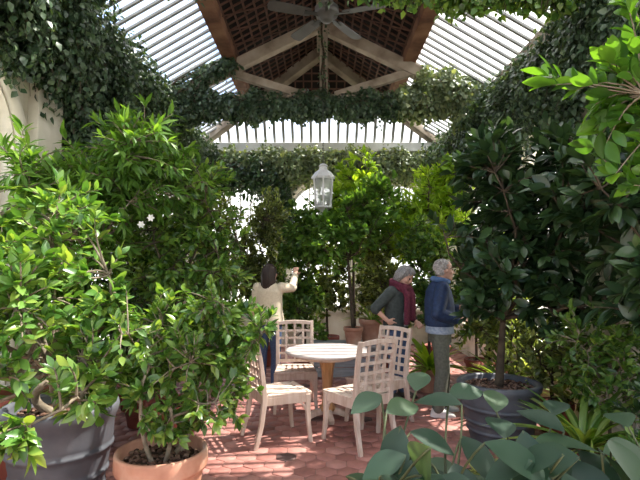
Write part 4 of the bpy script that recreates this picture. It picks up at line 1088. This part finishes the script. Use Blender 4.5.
m = MB(); m.tube([(.078 * math.cos(a), .018 + .082 * math.sin(a), 1.485 - .018 * math.sin(a)) for a in np.linspace(0, 2 * PI, 17)], .034, 10); solid(m, 'collar', M['collar'], p, .010, 3)
m = MB(); m.loft([((0, 0, .90), .205, .158), ((0, 0, .92), .205, .158), ((0, 0, .98), .192, .15), ((0, 0, 1.02), .18, .14)], 24); solid(m, 'shirt_tail', M['shirt'], p, .010, 2)
m = MB(); m.loft([((0, 0, .80), .165, .125), ((0, 0, .90), .165, .125), ((0, 0, 1.0), .155, .118)], 20)
for l in (legR, legL): limb(m, [l[0], l[1], (l[2][0], l[2][1], .10)], [.098, .075, .066])
solid(m, 'trousers', M['trousers'], p, .010, 4); shoes(p, [(legR[2], -.1), (legL[2], .1)], M['shoe'])
h = MB(); h.loft([((0, -.050, -.065), .060, .048), ((0, -.034, -.02), .076, .076), ((0, -.026, .03), .080, .090), ((0, -.020, .075), .074, .088), ((0, -.014, .108), .048, .064), ((0, -.012, .126), .014, .02)], 24)
g = np.random.default_rng(8)
for k in range(240):
    u = g.normal(size=3); u /= np.linalg.norm(u); 
    if u[2] < -.45 or (u[1] > .55 and u[2] < .55) : continue
    b = np.array([.076 * u[0], -.022 + .088 * u[1], .03 + .092 * u[2]]); e = b + np.array([u[0] * .010, u[1] * .010 - .010, -.012 + .010 * u[2]])
    h.tube([b, (b + e) / 2 + u * .006, e], [.008, .007, .002], 5)
h.v = [Hm @ Vector(v) for v in h.v]; h.build('hair', M['hair_white'], p)

# ---------------------------------------------------------------- sky, sun, camera
w = bpy.data.worlds.new('World'); bpy.context.scene.world = w; w.use_nodes = True
nt = w.node_tree; nt.nodes.clear(); N, L = nt.nodes, nt.links
out = N.new('ShaderNodeOutputWorld'); bg = N.new('ShaderNodeBackground'); tc = N.new('ShaderNodeTexCoord')
n = N.new('ShaderNodeTexNoise'); n.inputs['Scale'].default_value = 2.2; n.inputs['Detail'].default_value = 7; n.inputs['Roughness'].default_value = .55
mp = N.new('ShaderNodeMapping'); mp.inputs['Location'].default_value = (1.3, .4, .7); L.new(tc.outputs['Generated'], mp.inputs[0]); L.new(mp.outputs[0], n.inputs['Vector'])
r = ramp(nt, [(.44, (.20, .36, .72)), (.56, (1.0, 1.0, 1.0))]); L.new(n.outputs['Fac'], r.inputs[0])
# white haze low down and around the sun
sx = N.new('ShaderNodeSeparateXYZ'); L.new(tc.outputs['Generated'], sx.inputs[0])
lo = ramp(nt, [(.16, (1, 1, 1)), (.36, (0, 0, 0))]); L.new(sx.outputs['Z'], lo.inputs[0])
dt = N.new('ShaderNodeVectorMath'); dt.operation = 'DOT_PRODUCT'; dt.inputs[1].default_value = (.485, .139, .866); L.new(tc.outputs['Generated'], dt.inputs[0])
hz = ramp(nt, [(.40, (0, 0, 0)), (.56, (1, 1, 1))]); L.new(dt.outputs['Value'], hz.inputs[0])
ad = N.new('ShaderNodeMix'); ad.data_type = 'RGBA'; ad.blend_type = 'LIGHTEN'; ad.inputs[0].default_value = 1; L.new(lo.outputs[0], ad.inputs[6]); L.new(hz.outputs[0], ad.inputs[7])
mw = N.new('ShaderNodeMix'); mw.data_type = 'RGBA'; L.new(ad.outputs[2], mw.inputs[0]); L.new(r.outputs[0], mw.inputs[6]); mw.inputs[7].default_value = (1, .99, .97, 1)
L.new(mw.outputs[2], bg.inputs['Color']); bg.inputs['Strength'].default_value = 1.9
L.new(bg.outputs[0], out.inputs[0])
sun = bpy.data.lights.new('sun', 'SUN'); so = bpy.data.objects.new('sun', sun); C.objects.link(so)
so.location = (6, 3, 12); sun.energy = 9.5; sun.angle = .0093; sun.color = (1, .95, .86)
SD = Vector((.56, .16, 1.0)); so.rotation_euler = SD.to_track_quat('Z', 'Y').to_euler()

cam = bpy.data.cameras.new('camera'); co = bpy.data.objects.new('camera', cam); C.objects.link(co)
cam.sensor_width = 36; cam.lens = 470 / 640 * 36; cam.clip_start = .05
co.location = (0, 0, 1.6); co.rotation_euler = (PI / 2 + math.atan(30 / 470), 0, 0)
sc = bpy.context.scene; sc.camera = co
sc.view_settings.view_transform = 'Standard'; sc.view_settings.look = 'None'; sc.view_settings.gamma = 1; sc.view_settings.use_curve_mapping = False
sc.view_settings.exposure = .78
try:
    sc.cycles.use_denoising = True; sc.cycles.max_bounces = 10; sc.cycles.transparent_max_bounces = 24
    sc.cycles.transmission_bounces = 6; sc.cycles.diffuse_bounces = 4; sc.cycles.sample_clamp_indirect = 6; sc.cycles.caustics_reflective = False; sc.cycles.caustics_refractive = False
except Exception: pass
